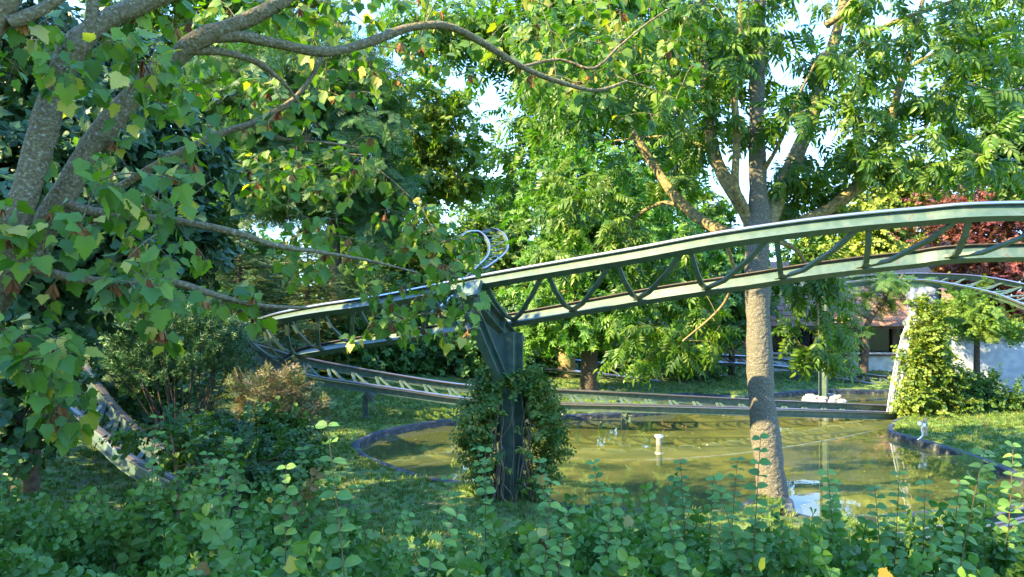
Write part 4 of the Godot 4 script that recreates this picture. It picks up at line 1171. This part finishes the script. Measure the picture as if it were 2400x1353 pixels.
func make_shrubs() -> void:
	# low pine
	var t := thing("dwarf_pine", "rounded dark green dwarf pine with upright shoots left of the turn", "shrub", ground_at(P(430, 1000, 9.2)))
	var b := t.position
	var bm := MB.new()
	var xf := [[], []]
	var cc := [PackedColorArray(), PackedColorArray()]
	var mid := P(422, 842, 9.2)
	for i in 1150:
		var dir := rv().normalized()
		if dir.y < -0.4 or dir.z < -0.6: continue
		var f := rng.randf_range(0.78, 1.05)
		var bulge := 1.0 + 0.12 * sin(dir.x * 5.0 + 1.0) * cos(dir.y * 4.0 + dir.z * 3.0)
		var p := mid + Vector3(dir.x * 0.74, dir.y * 0.54, dir.z * 0.6) * f * bulge
		var w := rng.randi() % 2
		xf[w].append(aim(dir * 0.7 + Vector3(0, 0.8, 0) + rv(0.25), rv(), rng.randf_range(0.14, 0.22), p))
		cc[w].append(pick([Color(0.03, 0.11, 0.035), Color(0.045, 0.15, 0.05), Color(0.065, 0.18, 0.055)]))
		if i % 30 == 0: bm.tube(bez(b + rv(0.05), b.lerp(p, 0.5) + rv(0.1), p, 5), taper(0.016, 0.005, 5), 5)
	part("branches", bm.mesh(M.dark_bark), t)
	for w in 2: many("needles", SH["pine%d" % w], t, xf[w], cc[w])
	tree("broadleaf_shrub", "dark compound-leaved shrub behind the diving track", "shrub", [[300, 1000, 10.4, 24], [310, 880, 10.4, 18], [320, 780, 10.4, 10]],
		[lobe(330, 720, 10.4, 90, 70), lobe(240, 800, 10.6, 80, 90), lobe(330, 880, 10.2, 90, 90), lobe(430, 960, 10.2, 80, 60), lobe(330, 960, 10.6, 60, 60)],
		["locust0", "gloss1"], 1300, 0.3, [Color(0.05, 0.13, 0.04), Color(0.065, 0.16, 0.045), Color(0.08, 0.18, 0.055)], M.dark_bark)
	tree("juniper_shrub", "half dry juniper with brown twigs on the lawn below the turn", "shrub", [[640, 1100, 8.6, 26], [645, 1020, 8.6, 20], [650, 950, 8.6, 12]],
		[lobe(600, 920, 8.5, 60, 36), lobe(680, 915, 8.6, 60, 34), lobe(640, 970, 8.4, 80, 40), lobe(700, 1000, 8.6, 45, 60)],
		["fir0", "fir1"], 620, 0.17, [Color(0.09, 0.15, 0.05), Color(0.15, 0.14, 0.06), Color(0.07, 0.14, 0.05), Color(0.2, 0.14, 0.08)], M.vine_stem, "", -0.3, 16)
	tree("broadleaf_shrub", "dark glossy shrub at the foot of the juniper", "shrub", [[660, 1110, 8.0, 18], [660, 1050, 8.0, 12]],
		[lobe(690, 1030, 8.0, 55, 50), lobe(610, 1030, 7.8, 60, 50), lobe(650, 1080, 7.6, 90, 40)],
		["gloss0", "gloss1"], 620, 0.16, [Color(0.05, 0.13, 0.025), Color(0.07, 0.16, 0.03), Color(0.09, 0.19, 0.035)], M.dark_bark)
	tree("briar_shrub", "light green briar with rounded leaflets between the diving track and the juniper", "shrub", [[420, 1180, 5.6, 10], [410, 1080, 5.6, 7], [400, 1020, 5.6, 4]],
		[lobe(350, 1005, 5.9, 45, 16, 0.15), lobe(440, 1045, 5.8, 45, 22, 0.2), lobe(500, 1080, 5.6, 60, 20, 0.2)],
		["small0", "small1"], 130, 0.2, [Color(0.08, 0.19, 0.035), Color(0.12, 0.24, 0.04), Color(0.05, 0.13, 0.05)], M.stem, "", 0.2, 8)
	tree("broadleaf_shrub", "leafy undergrowth shrub between the dwarf pine and the hedge", "shrub", [[520, 1180, 6.6, 12], [520, 1080, 6.8, 8]],
		[lobe(520, 1040, 7.6, 80, 40, 0.3), lobe(440, 1030, 8.4, 60, 40, 0.3), lobe(600, 1090, 6.8, 80, 40, 0.3)],
		["vine0", "small1"], 620, 0.2, [Color(0.035, 0.1, 0.03), Color(0.06, 0.15, 0.04), Color(0.09, 0.2, 0.04)], M.stem, "", 0.1)
	# fountain shrubs
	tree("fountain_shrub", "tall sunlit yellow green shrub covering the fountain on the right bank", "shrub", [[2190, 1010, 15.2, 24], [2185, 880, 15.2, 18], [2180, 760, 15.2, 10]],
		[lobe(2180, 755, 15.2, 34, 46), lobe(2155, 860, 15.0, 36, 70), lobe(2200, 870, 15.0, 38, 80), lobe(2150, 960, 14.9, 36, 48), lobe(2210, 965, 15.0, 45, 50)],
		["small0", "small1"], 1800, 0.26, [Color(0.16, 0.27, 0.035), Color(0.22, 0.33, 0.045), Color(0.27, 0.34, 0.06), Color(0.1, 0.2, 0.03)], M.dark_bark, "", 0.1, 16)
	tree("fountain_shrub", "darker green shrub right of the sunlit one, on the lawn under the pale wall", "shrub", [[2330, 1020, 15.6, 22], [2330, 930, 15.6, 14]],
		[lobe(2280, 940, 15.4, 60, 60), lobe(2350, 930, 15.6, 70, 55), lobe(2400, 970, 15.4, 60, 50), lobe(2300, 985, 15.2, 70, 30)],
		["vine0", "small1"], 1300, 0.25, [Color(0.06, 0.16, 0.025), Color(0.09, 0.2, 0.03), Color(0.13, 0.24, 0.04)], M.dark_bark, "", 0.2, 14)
	tree("fountain_shrub", "bright leafy climber sprawling above the pale wall beside the post of the arch", "shrub", [[2290, 900, 16.6, 16], [2290, 800, 16.6, 12], [2290, 720, 16.6, 8]],
		[lobe(2260, 715, 16.4, 50, 30), lobe(2310, 740, 16.3, 55, 32), lobe(2350, 765, 16.4, 40, 18)],
		["locust0", "vine1"], 620, 0.3, [Color(0.1, 0.24, 0.03), Color(0.15, 0.3, 0.04), Color(0.2, 0.34, 0.05)], M.dark_bark, "", 0.6, 12)
func make_creeper() -> void:
	var base := P(1200, 1180, 8.66)
	base.y = height(base.x, base.z)
	var t := thing("creeper", "green creeper with bare tangled stems wrapped round the near support column", "climbing plant", base)
	for i in 26:
		var a := rng.randf() * TAU
		var p := []
		var turns := rng.randf_range(-0.5, 0.5)
		var top := rng.randf_range(0.8, 1.5)
		var r0 := rng.randf_range(0.17, 0.3)
		for k in 7:
			var f := k / 6.0
			var aa := a + turns * f * 3.0 + rng.randf_range(-0.25, 0.25)
			p.append(base + Vector3(cos(aa) * r0, -0.1 + f * top, sin(aa) * r0 * 0.9) + rv(0.03))
		var m := MB.new()
		var w := rng.randf_range(0.004, 0.012)
		m.tube(smooth(p, 4), widths([w, w, w, w, w * 0.8, w * 0.6, w * 0.4], 4), 5, 0.2, i)
		part("stem", m.mesh(M.vine_stem), t)
	var xf := [[], []]
	var cc := [PackedColorArray(), PackedColorArray()]
	for i in 1250:
		var f := pow(rng.randf(), 0.75)
		var a := rng.randf() * TAU
		# leaves thick on the flanks and the top, thin in front where the stems show
		var front := maxf(0.0, sin(a)) * smoothstep(1.02, 0.8, f)
		if rng.randf() < front * 0.95: continue
		var r := (0.2 + 0.3 * sin(PI * clampf(f * 1.05, 0.1, 1.0))) * rng.randf_range(0.55, 1.0)
		var at := base + Vector3(cos(a) * r * 1.05, 0.03 + f * 1.42, sin(a) * r * 0.75)
		var dir := Vector3(cos(a), rng.randf_range(-0.7, 0.7), sin(a))
		var w := i % 2
		xf[w].append(aim(dir, Vector3(0, 1, 0.3) + rv(0.6), rng.randf_range(0.17, 0.27), at))
		cc[w].append(pick([Color(0.07, 0.18, 0.03), Color(0.1, 0.23, 0.035), Color(0.14, 0.27, 0.04), Color(0.26, 0.3, 0.05)]))
	for w in 2: many("foliage", SH["vine%d" % w], t, xf[w], cc[w])
func hedge_top(x: float, d: float) -> float:
	var y := 1.74 - 0.13 * (d - 1.5)
	y += 0.1 * smoothstep(0.2, -1.6, x) * smoothstep(2.0, 3.4, d)
	y -= 0.13 * smoothstep(-1.15, -0.75, x) * smoothstep(0.1, -0.2, x) * smoothstep(1.9, 2.6, d) + 0.05 * smoothstep(0.1, 0.4, x)
	y += 0.05 * sin(x * 4.1 + d * 2.0) + 0.04 * sin(x * 9.3 - d * 3.1)
	return y
func make_hedge() -> void:
	var cols := [Color(0.095, 0.22, 0.055), Color(0.12, 0.25, 0.06), Color(0.145, 0.28, 0.07), Color(0.09, 0.2, 0.06), Color(0.18, 0.31, 0.075)]
	var labels := ["snowberry shrub in the bottom left corner below the ivy", "snowberry shrub below the diving track, left of the bright sprig", "snowberry shrub with tall rounded-leaf sprigs in front of the left lawn", "snowberry shrub in front of the near support column", "snowberry shrub at the bottom between the column and the ash trunk", "snowberry shrub in front of the ash trunk", "snowberry shrub in the bottom right corner by the low rail"]
	var edges := [-2.9, -1.65, -0.85, -0.25, 0.4, 1.05, 1.75, 3.1]
	for h in 7:
		var x0: float = edges[h]
		var x1: float = edges[h + 1]
		var mid := Vector3((x0 + x1) * 0.5, height((x0 + x1) * 0.5, -2.7), -2.7)
		var t := thing("snowberry_shrub", labels[h], "shrub", mid, "snowberry shrubs along the front")
		var xf := [[], [], [], []]
		var cc := [PackedColorArray(), PackedColorArray(), PackedColorArray(), PackedColorArray()]
		var area := (x1 - x0)
		var sm := MB.new()
		for i in int(area * 800):
			var d := rng.randf_range(1.5, 3.7)
			var x := rng.randf_range(x0 - 0.12, x1 + 0.12)
			var y := hedge_top(x, d)
			if d > 3.25: y -= (d - 3.25) * 1.6
			var dep := pow(rng.randf(), 1.6) * 0.55
			var len := rng.randf_range(0.13, 0.32)
			var dir := Vector3(rng.randf_range(-0.8, 0.8), rng.randf_range(0.25, 1.0), rng.randf_range(-0.3, 0.9)).normalized()
			var k := rng.randi() % 4
			xf[k].append(aim(dir, rv() + Vector3(0, 0.2, 0.5), len, Vector3(x, y - dep - 0.16, -d)))
			cc[k].append(pick(cols, 0.2) if rng.randf() > 0.035 else pick([Color(0.3, 0.2, 0.08), Color(0.34, 0.3, 0.08), Color(0.2, 0.13, 0.07)], 0.2))
			if i % 6 == 0:
				var top := Vector3(x, y - dep - 0.1, -d)
				sm.tube(bez(Vector3(lerpf(x, mid.x, 0.3), 0.75, lerpf(-d, -2.7, 0.4)), top - Vector3(0, 0.3, 0), top, 4), taper(0.005, 0.002, 4), 4)
		part("stems", sm.mesh(M.stem), t)
		for k in 4: many("foliage", SH["shoot%d" % k], t, xf[k], cc[k])
		# tall sprigs that stand out, leaf by leaf
		var sprigs := []
		for i in 5: sprigs.append([rng.randf_range(x0, x1), rng.randf_range(2.0, 3.3), rng.randf_range(0.2, 0.34), rng.randf_range(-0.1, 0.1)])
		if h == 2: sprigs.append_array([[-0.36, 1.72, 0.42, -0.05], [-0.28, 1.66, 0.22, 0.16]])
		if h == 4: sprigs.append_array([[0.72, 2.3, 0.4, 0.02], [0.25, 2.2, 0.26, 0.04]])
		if h == 5: sprigs.append_array([[1.2, 2.1, 0.42, 0.1], [1.3, 2.6, 0.36, 0.02]])
		if h == 3: sprigs.append_array([[-0.1, 2.9, 0.42, 0.0], [0.1, 2.0, 0.2, 0.05]])
		if h == 6: sprigs.append_array([[2.0, 2.9, 0.36, 0.1], [1.75, 2.7, 0.34, 0.0]])
		for s in sprigs:
			var d: float = s[1]
			var foot := Vector3(s[0], hedge_top(s[0], d) - 0.22, -d)
			var tip := foot + Vector3(s[3], 0.2 + s[2], rng.randf_range(-0.05, 0.1))
			var path := bez(foot, foot.lerp(tip, 0.5) + Vector3(-s[3] * 0.3, 0, 0.02), tip, 8)
			var m := MB.new()
			m.tube(path, taper(0.0024, 0.001, 8), 5)
			var o := part("sprig", m.mesh(M.stem), t)
			var tints := []
			for q in 4: tints.append(tinted(SH.oval, pick(cols, 0.15) * 1.12))
			for j in 15:
				var f := 0.1 + 0.88 * j / 14.0
				var at := path[int(f * 8)].lerp(path[mini(int(f * 8) + 1, 8)], f * 8 - int(f * 8))
				var up := (tip - foot).normalized()
				var side := up.cross(Vector3(0, 0, 1)).normalized()
				if j % 2: side = (side * 0.5 + Vector3(0, 0, 0.85)).normalized()
				for sg in [-1.0, 1.0]:
					var lf := MeshInstance3D.new()
					lf.name = "leaf"
					lf.mesh = tints[rng.randi() % 4]
					o.add_child(lf, true)
					lf.transform = aim(side * sg + up * rng.randf_range(-0.1, 0.4) + rv(0.15), up + Vector3(0, 0, 0.4) + rv(0.3), (0.052 - 0.022 * f) * rng.randf_range(0.85, 1.15), at)

# ---------------------------------------------------------------- buildings, fountain and small things
func make_buildings() -> void:
	# low building with a tiled roof, right
	var d := 22.6
	var c := P(1990, 880, d)
	var t := thing("garden_building", "low building with a brown tiled roof, dark glazed front and white parapet wall", "building", Vector3(c.x, 0.3, c.z))
	var x0 := P(1790, 800, d).x
	var x1 := P(2230, 800, d).x
	var ye := P(2000, 768, d).y
	var yw := P(2000, 834, d).y
	var m := MB.new()
	m.box(Transform3D(Basis(), Vector3((x0 + x1) / 2, (yw + 0.2) / 2 - 0.1, c.z)), Vector3(x1 - x0, yw + 0.2, 0.25))
	part("wall", m.mesh(M.render_white), t)
	m = MB.new()
	m.box(Transform3D(Basis(), Vector3((x0 + x1) / 2, yw + 0.03, c.z + 0.02)), Vector3(x1 - x0 + 0.1, 0.05, 0.4))
	part("sill", m.mesh(M.timber), t)
	var n := 7
	for i in n:
		var a := lerpf(x0, x1, float(i) / n) + 0.06
		var b := lerpf(x0, x1, float(i + 1) / n) - 0.06
		m = MB.new()
		m.box(Transform3D(Basis(), Vector3((a + b) / 2, (yw + ye) / 2 + 0.03, c.z - 0.3)), Vector3(b - a, ye - yw - 0.06, 0.02))
		part("window_pane", m.mesh(M.dark_glass), t)
		m = MB.new()
		m.box(Transform3D(Basis(), Vector3(a - 0.06, (yw + ye) / 2 + 0.03, c.z - 0.24)), Vector3(0.12, ye - yw - 0.06, 0.12))
		part("window_post", m.mesh(M.timber), t)
	m = MB.new()
	m.box(Transform3D(Basis(), Vector3((x0 + x1) / 2, 0.9, c.z - 3.0)), Vector3(x1 - x0 - 0.1, 1.8, 0.2))
	part("back_wall", m.mesh(M.render_white), t)
	m = MB.new()
	m.box(Transform3D(Basis(), Vector3((x0 + x1) / 2, ye + 0.05, c.z + 0.42)), Vector3(x1 - x0 + 0.7, 0.14, 0.05))
	part("fascia", m.mesh(M.timber), t)
	# roof: courses of flat tiles, each lapping the one below
	var slope := 0.62
	var rm := MB.new()
	var base := Vector3((x0 + x1) / 2, ye + 0.06, c.z + 0.5)
	var rise := Vector3(0, sin(slope), -cos(slope))
	var nrm := Vector3(0, cos(slope), sin(slope))
	rm.box(Transform3D(Basis(Vector3.RIGHT, rise, nrm), base + rise * 1.75 - nrm * 0.03), Vector3(x1 - x0 + 0.7, 3.5, 0.05))
	var roof := part("roof", rm.mesh(M.timber), t)
	var wt := 0.3
	var cnt := int((x1 - x0 + 0.7) / wt)
	var tiles := []
	for v in 3:
		var tm := MB.new()
		tm.box(Transform3D(Basis.from_euler(Vector3(-0.05, 0, 0)), Vector3.ZERO), Vector3(wt - 0.012 - v * 0.004, 0.36, 0.022))
		tiles.append(tm.mesh(M.tile))
	var far := MB.new()
	for r in 13:
		for i in cnt:
			var at := base + rise * (0.14 + r * 0.26) + nrm * (0.022 + rng.randf() * 0.006) + Vector3(-(x1 - x0 + 0.7) / 2 + (i + 0.5 + (0.5 if r % 2 else 0.0)) * wt, 0, 0)
			if r < 7:
				var o := part("tile", tiles[rng.randi() % 3], roof)
				o.transform = Transform3D(Basis(Vector3.RIGHT, rise, nrm).rotated(nrm, rng.randf_range(-0.02, 0.02)), at)
			else:
				far.box(Transform3D(Basis(Vector3.RIGHT, rise, nrm), at), Vector3(wt - 0.012, 0.36, 0.022))
	var fo := part("upper_tiles", far.mesh(M.tile), roof)
	fo.set_meta("kind", "stuff")
	# cream house, sunlit, behind the ash trunk
	d = 24.5
	c = P(1715, 860, d)
	var h := thing("cream_house", "cream rendered wall of a house catching the sun left of the ash trunk", "building", Vector3(c.x, 0.3, c.z))
	x0 = P(1600, 800, d).x
	x1 = P(1765, 800, d).x
	ye = P(1700, 805, d).y
	m = MB.new()
	m.box(Transform3D(Basis.from_euler(Vector3(0, -0.5, 0)), Vector3((x0 + x1) / 2, ye / 2, c.z)), Vector3(x1 - x0 + 0.4, ye + 0.2, 0.3))
	part("wall", m.mesh(M.render_cream), h)
	m = MB.new()
	var rb := Basis.from_euler(Vector3(0, -0.5, 0)) * Basis.from_euler(Vector3(-0.9, 0, 0))
	m.box(Transform3D(rb, Vector3((x0 + x1) / 2 - 0.3, ye + 0.7, c.z - 0.8)), Vector3(x1 - x0 + 1.0, 2.6, 0.12))
	part("roof", m.mesh(M.tile), h)
func make_fountain() -> void:
	# rock head of the fountain
	var top := P(2160, 692, 15.8)
	var t := thing("rock_fountain", "tower of grey blue rocks that spouts water, half hidden by the sunlit shrub", "fountain", Vector3(top.x, 0.1, top.z))
	for i in 64:
		var f := i / 63.0
		var a := i * 2.4
		var r := lerpf(0.34, 0.16, f)
		var o := part("rock", rock_mesh(60 + i % 6, M.slate, 0.3), t, Vector3(top.x + cos(a) * r, 0.15 + f * (top.y - 0.1), top.z + sin(a) * r))
		var s := rng.randf_range(0.1, 0.17)
		o.scale = Vector3(s, s * 0.75, s)
		o.rotation = rv(1.5)
	var m := MB.new()
	m.tube(PackedVector3Array([Vector3(top.x, 0, top.z), top - Vector3(0, 0.05, 0)]), PackedFloat32Array([0.3, 0.12]), 10)
	part("core", m.mesh(M.slate), t)
	# falling water: thin streams from the rock head into the pond
	var w := thing("water_jet", "thin white streams of water falling from the rock fountain into the pond", "fountain jet", P(2125, 940, 15.6))
	for i in 9:
		var s := P(2142 + rng.randf_range(-6, 8), 730 + rng.randf_range(-10, 30), 15.4 + rng.randf_range(-0.2, 0.2))
		var e := P(2076 + i * 5 + rng.randf_range(-3, 3), 972, 15.3 + rng.randf_range(-0.3, 0.3))
		e.y = 0.02
		var p := PackedVector3Array()
		var r := PackedFloat32Array()
		for k in 13:
			var f := k / 12.0
			p.append(Vector3(lerpf(s.x, e.x, pow(f, 0.75)), lerpf(s.y, e.y, f * f * 0.55 + f * 0.45), lerpf(s.z, e.z, f)))
			r.append((0.012 + 0.005 * sin(k * 2.0 + i)) * (1.0 + 0.4 * f))
		m = MB.new()
		m.tube(p, r, 6, 0.25, i)
		part("stream", m.mesh(M.jet), w)
	var ring := MB.new()
	for i in 7:
		var e := P(2074 + i * 8, 976, 15.3)
		var p := PackedVector3Array()
		for k in 17: p.append(Vector3(e.x + cos(TAU * k / 16) * (0.12 + 0.02 * i), 0.008, e.z + sin(TAU * k / 16) * (0.12 + 0.02 * i)))
		ring.tube(p, taper(0.008, 0.008, 16), 4)
	part("splash", ring.mesh(M.jet), w)
	# pale wall right of the fountain
	var a := P(2235, 800, 17.6)
	var b := P(2560, 800, 17.0)
	var pw := thing("fountain_wall", "pale blue grey wall with wet streaks between the shrubs on the right", "wall", Vector3(a.x, 0.2, a.z))
	m = MB.new()
	var dir := (b - a).normalized()
	var len := a.distance_to(b)
	m.box(Transform3D(Basis(dir, Vector3.UP, dir.cross(Vector3.UP)), Vector3((a.x + b.x) / 2, (a.y + 0.1) / 2, (a.z + b.z) / 2)), Vector3(len, a.y + 0.1, 0.22))
	part("wall_face", m.mesh(M.wet_wall), pw)
	m = MB.new()
	m.box(Transform3D(Basis(dir, Vector3.UP, dir.cross(Vector3.UP)), Vector3((a.x + b.x) / 2, a.y + 0.085, (a.z + b.z) / 2)), Vector3(len + 0.05, 0.06, 0.3))
	part("coping", m.mesh(M.stone), pw)
func make_small() -> void:
	# pipe stub in the pond
	var q := G(1545, 1042)
	var t := thing("pipe_stub", "short grey overflow pipe with a white cap standing in the pond", "pipe", Vector3(q.x, -0.3, q.z))
	var m := MB.new()
	m.tube(PackedVector3Array([Vector3(q.x, -0.34, q.z), Vector3(q.x, 0.12, q.z)]), PackedFloat32Array([0.05, 0.05]), 16)
	part("pipe", m.mesh(M.pipe_grey), t)
	m = MB.new()
	m.tube(PackedVector3Array([Vector3(q.x, 0.115, q.z), Vector3(q.x, 0.13, q.z), Vector3(q.x, 0.152, q.z), Vector3(q.x, 0.158, q.z)]), PackedFloat32Array([0.06, 0.072, 0.072, 0.06]), 18)
	part("cap", m.mesh(M.white_plastic), t)
	# white stone on the liner
	var s := MeshInstance3D.new()
	s.name = "white_stone"
	s.mesh = rock_mesh(90, M.render_white, 0.15)
	add_child(s)
	s.position = G(1318, 970, 0.2)
	s.scale = Vector3(0.075, 0.05, 0.06)
	tag(s, "small white stone lying on the pond liner right of the column", "stone")
	# wooden stake with a white hose on the right lawn
	q = G(2169, 1018, 0.16)
	q.y = height(q.x, q.z)
	t = thing("wooden_stake", "short pale wooden stake standing in the sunlit lawn by the water", "stake", q)
	m = MB.new()
	m.box(Transform3D(Basis.from_euler(Vector3(0, 0.4, 0.03)), q + Vector3(0, 0.13, 0)), Vector3(0.045, 0.36, 0.045))
	part("post", m.mesh(M.pale_wood), t)
	m = MB.new()
	m.box(Transform3D(Basis.from_euler(Vector3(0, 0.4, 0.03)), q + Vector3(0, 0.2, 0)), Vector3(0.052, 0.025, 0.052))
	part("strap", m.mesh(M.timber), t)
	t = thing("garden_hose", "white hose with two bulbs tied to the wooden stake", "hose", q + Vector3(-0.1, 0, 0.05))
	m = MB.new()
	var hp := [q + Vector3(-0.02, 0.2, 0.05), q + Vector3(-0.07, 0.21, 0.06), q + Vector3(-0.1, 0.14, 0.07), q + Vector3(-0.09, 0.06, 0.08), q + Vector3(-0.14, 0.0, 0.1), q + Vector3(-0.2, -0.02, 0.14)]
	m.tube(smooth(hp, 5), widths([0.012, 0.012, 0.012, 0.012, 0.012, 0.012], 5), 8)
	part("pipe", m.mesh(M.white_plastic), t)
	for o in [Vector3(-0.05, 0.21, 0.06), Vector3(-0.13, 0.24, 0.07)]:
		m = MB.new()
		m.tube(PackedVector3Array([q + o - Vector3(0, 0.035, 0), q + o - Vector3(0, 0.015, 0), q + o + Vector3(0, 0.02, 0), q + o + Vector3(0, 0.035, 0)]), PackedFloat32Array([0.012, 0.03, 0.03, 0.012]), 10)
		part("bulb", m.mesh(M.white_plastic), t)
	# black pipe loop over the liner at the right edge
	var e := P(2372, 1112, 10.2)
	t = thing("black_pipe", "bent black pipe reaching over the pond liner at the right edge", "pipe", e)
	m = MB.new()
	var bp := [e + Vector3(-0.05, -0.3, -0.1), e + Vector3(-0.02, -0.06, -0.02), e, e + Vector3(0.03, 0.07, 0.0), e + Vector3(0.1, 0.12, 0.02), e + Vector3(0.22, 0.13, 0.04), e + Vector3(0.4, 0.08, 0.05), e + Vector3(0.6, -0.3, 0.05)]
	m.tube(smooth(bp, 5), widths([0.016, 0.016, 0.016, 0.016, 0.016, 0.016, 0.016, 0.016], 5), 8)
	part("hose", m.mesh(M.black_plastic), t)
	# specks and small leaves afloat on the pond
	var fx := []
	var fc := PackedColorArray()
	while fx.size() < 110:
		var w := Vector2(rng.randf_range(-3, 9), rng.randf_range(-17, -8.5))
		if pond_gap(w.x, w.y) > -0.08: continue
		fx.append(aim(Vector3(rng.randf_range(-1, 1), 0, rng.randf_range(-1, 1)), Vector3.UP, rng.randf_range(0.015, 0.05), Vector3(w.x, 0.006, w.y)))
		fc.append(pick([Color(0.4, 0.34, 0.12), Color(0.25, 0.17, 0.08), Color(0.3, 0.34, 0.12), Color(0.5, 0.5, 0.42)]))
	var fo := many("floating_leaves", SH.oval, self, fx, fc)
	tag(fo, "small fallen leaves and specks floating on the pond", "leaves")
	# fallen leaves caught on the hedge
	var fl := [[690, 1338, 1.75, "yellow fallen leaf at the bottom edge left of the middle"], [1265, 1132, 2.9, "tan fallen leaf caught on the hedge before the column"], [1265, 1236, 2.1, "pale yellow leaf lying on the shrub in the middle of the front"], [1780, 1318, 1.85, "bright yellow leaf at the bottom edge below the ash"], [2060, 1345, 1.8, "large orange yellow leaf at the bottom edge on the right"], [465, 1328, 1.85, "dry brown leaf at the bottom left"], [1480, 1215, 2.6, "curled pale leaf on the shrub in front of the pond"], [2040, 1212, 2.6, "withered orange leaf on the sprig before the low rail"]]
	for f in fl:
		var l := MeshInstance3D.new()
		l.name = numbered("fallen_leaf")
		var c: Color = [Color(0.5, 0.4, 0.05), Color(0.42, 0.28, 0.13), Color(0.5, 0.48, 0.2), Color(0.6, 0.5, 0.06), Color(0.55, 0.33, 0.05), Color(0.3, 0.17, 0.07), Color(0.45, 0.36, 0.2), Color(0.45, 0.24, 0.08)][fl.find(f)]
		l.mesh = tinted(SH.maple, c)
		add_child(l)
		l.transform = aim(rv() + Vector3(0.6, 0, 0), Vector3(0, 0.7, 0.8) + rv(0.3), rng.randf_range(0.034, 0.048), P(f[0], f[1], f[2]))
		tag(l, f[3], "leaf", "fallen leaves on the hedge")

func _ready() -> void:
	rng.seed = 20240917
	var cam := Camera3D.new()
	cam.name = "camera"
	cam.fov = rad_to_deg(2.0 * atan(CY / F))
	cam.near = 0.05
	cam.far = 2000.0
	cam.position = Vector3(0, EYE, 0)
	cam.rotation = Vector3(TILT, 0, 0)
	cam.current = true
	add_child(cam)
	var sky := ProceduralSkyMaterial.new()
	sky.sky_top_color = Color(0.36, 0.6, 0.94)
	sky.sky_horizon_color = Color(0.68, 0.85, 0.97)
	sky.sky_curve = 0.25
	sky.ground_bottom_color = Color(0.2, 0.22, 0.16)
	sky.ground_horizon_color = Color(0.5, 0.55, 0.5)
	sky.sky_energy_multiplier = 0.9
	sky.sky_cover = noise_tex(0.006, [0.0, 0.5, 0.75, 1.0], [Color(0, 0, 0, 0), Color(0, 0, 0, 0), Color(0.75, 0.77, 0.8, 0.5), Color(0.9, 0.9, 0.92, 0.8)], 77, 5, 1024)
	sky.sky_cover_modulate = Color(1, 1, 1, 0.5)
	var env := Environment.new()
	env.background_mode = Environment.BG_SKY
	env.sky = Sky.new()
	env.sky.sky_material = sky
	env.tonemap_mode = Environment.TONE_MAPPER_LINEAR
	env.tonemap_exposure = 6.3
	env.sdfgi_enabled = true
	env.ssao_enabled = true
	env.ssil_enabled = true
	var we := WorldEnvironment.new()
	we.name = "world_environment"
	we.environment = env
	add_child(we)
	var sun := DirectionalLight3D.new()
	sun.name = "sun"
	sun.light_color = Color(1.0, 0.91, 0.7)
	sun.light_energy = 1.3
	sun.light_angular_distance = 0.5
	sun.shadow_enabled = true
	add_child(sun)
	sun.look_at_from_position(Vector3(-0.75, 0.57, 0.33) * 30.0, Vector3.ZERO)
	make_materials()
	make_shapes()
	SH["ivyspray0"] = ivy_spray()
	make_pond()
	make_tracks()
	make_buildings()
	make_fountain()
	make_trees()
	make_ash()
	make_shrubs()
	make_creeper()
	make_maple()
	make_hedge()
	make_grass()
	make_small()
func ivy_spray() -> ArrayMesh:
	var m := MB.new()
	for i in 7:
		m.col = shade(rng.randf_range(0.7, 1.3))
		var b := Basis.from_euler(Vector3(rng.randf_range(-1.2, -0.2), rng.randf_range(-0.5, 0.5), rng.randf_range(-0.9, 0.9)))
		m.leaf(IVY, Transform3D((b * Basis.from_euler(Vector3(PI * 0.0, 0, PI))).scaled(Vector3.ONE * rng.randf_range(0.26, 0.4)), Vector3(rng.randf_range(-0.4, 0.4), rng.randf_range(0, 1), rng.randf_range(-0.1, 0.1))), 0.12, 0.15)
	return m.mesh(M.dark_leaf, true)
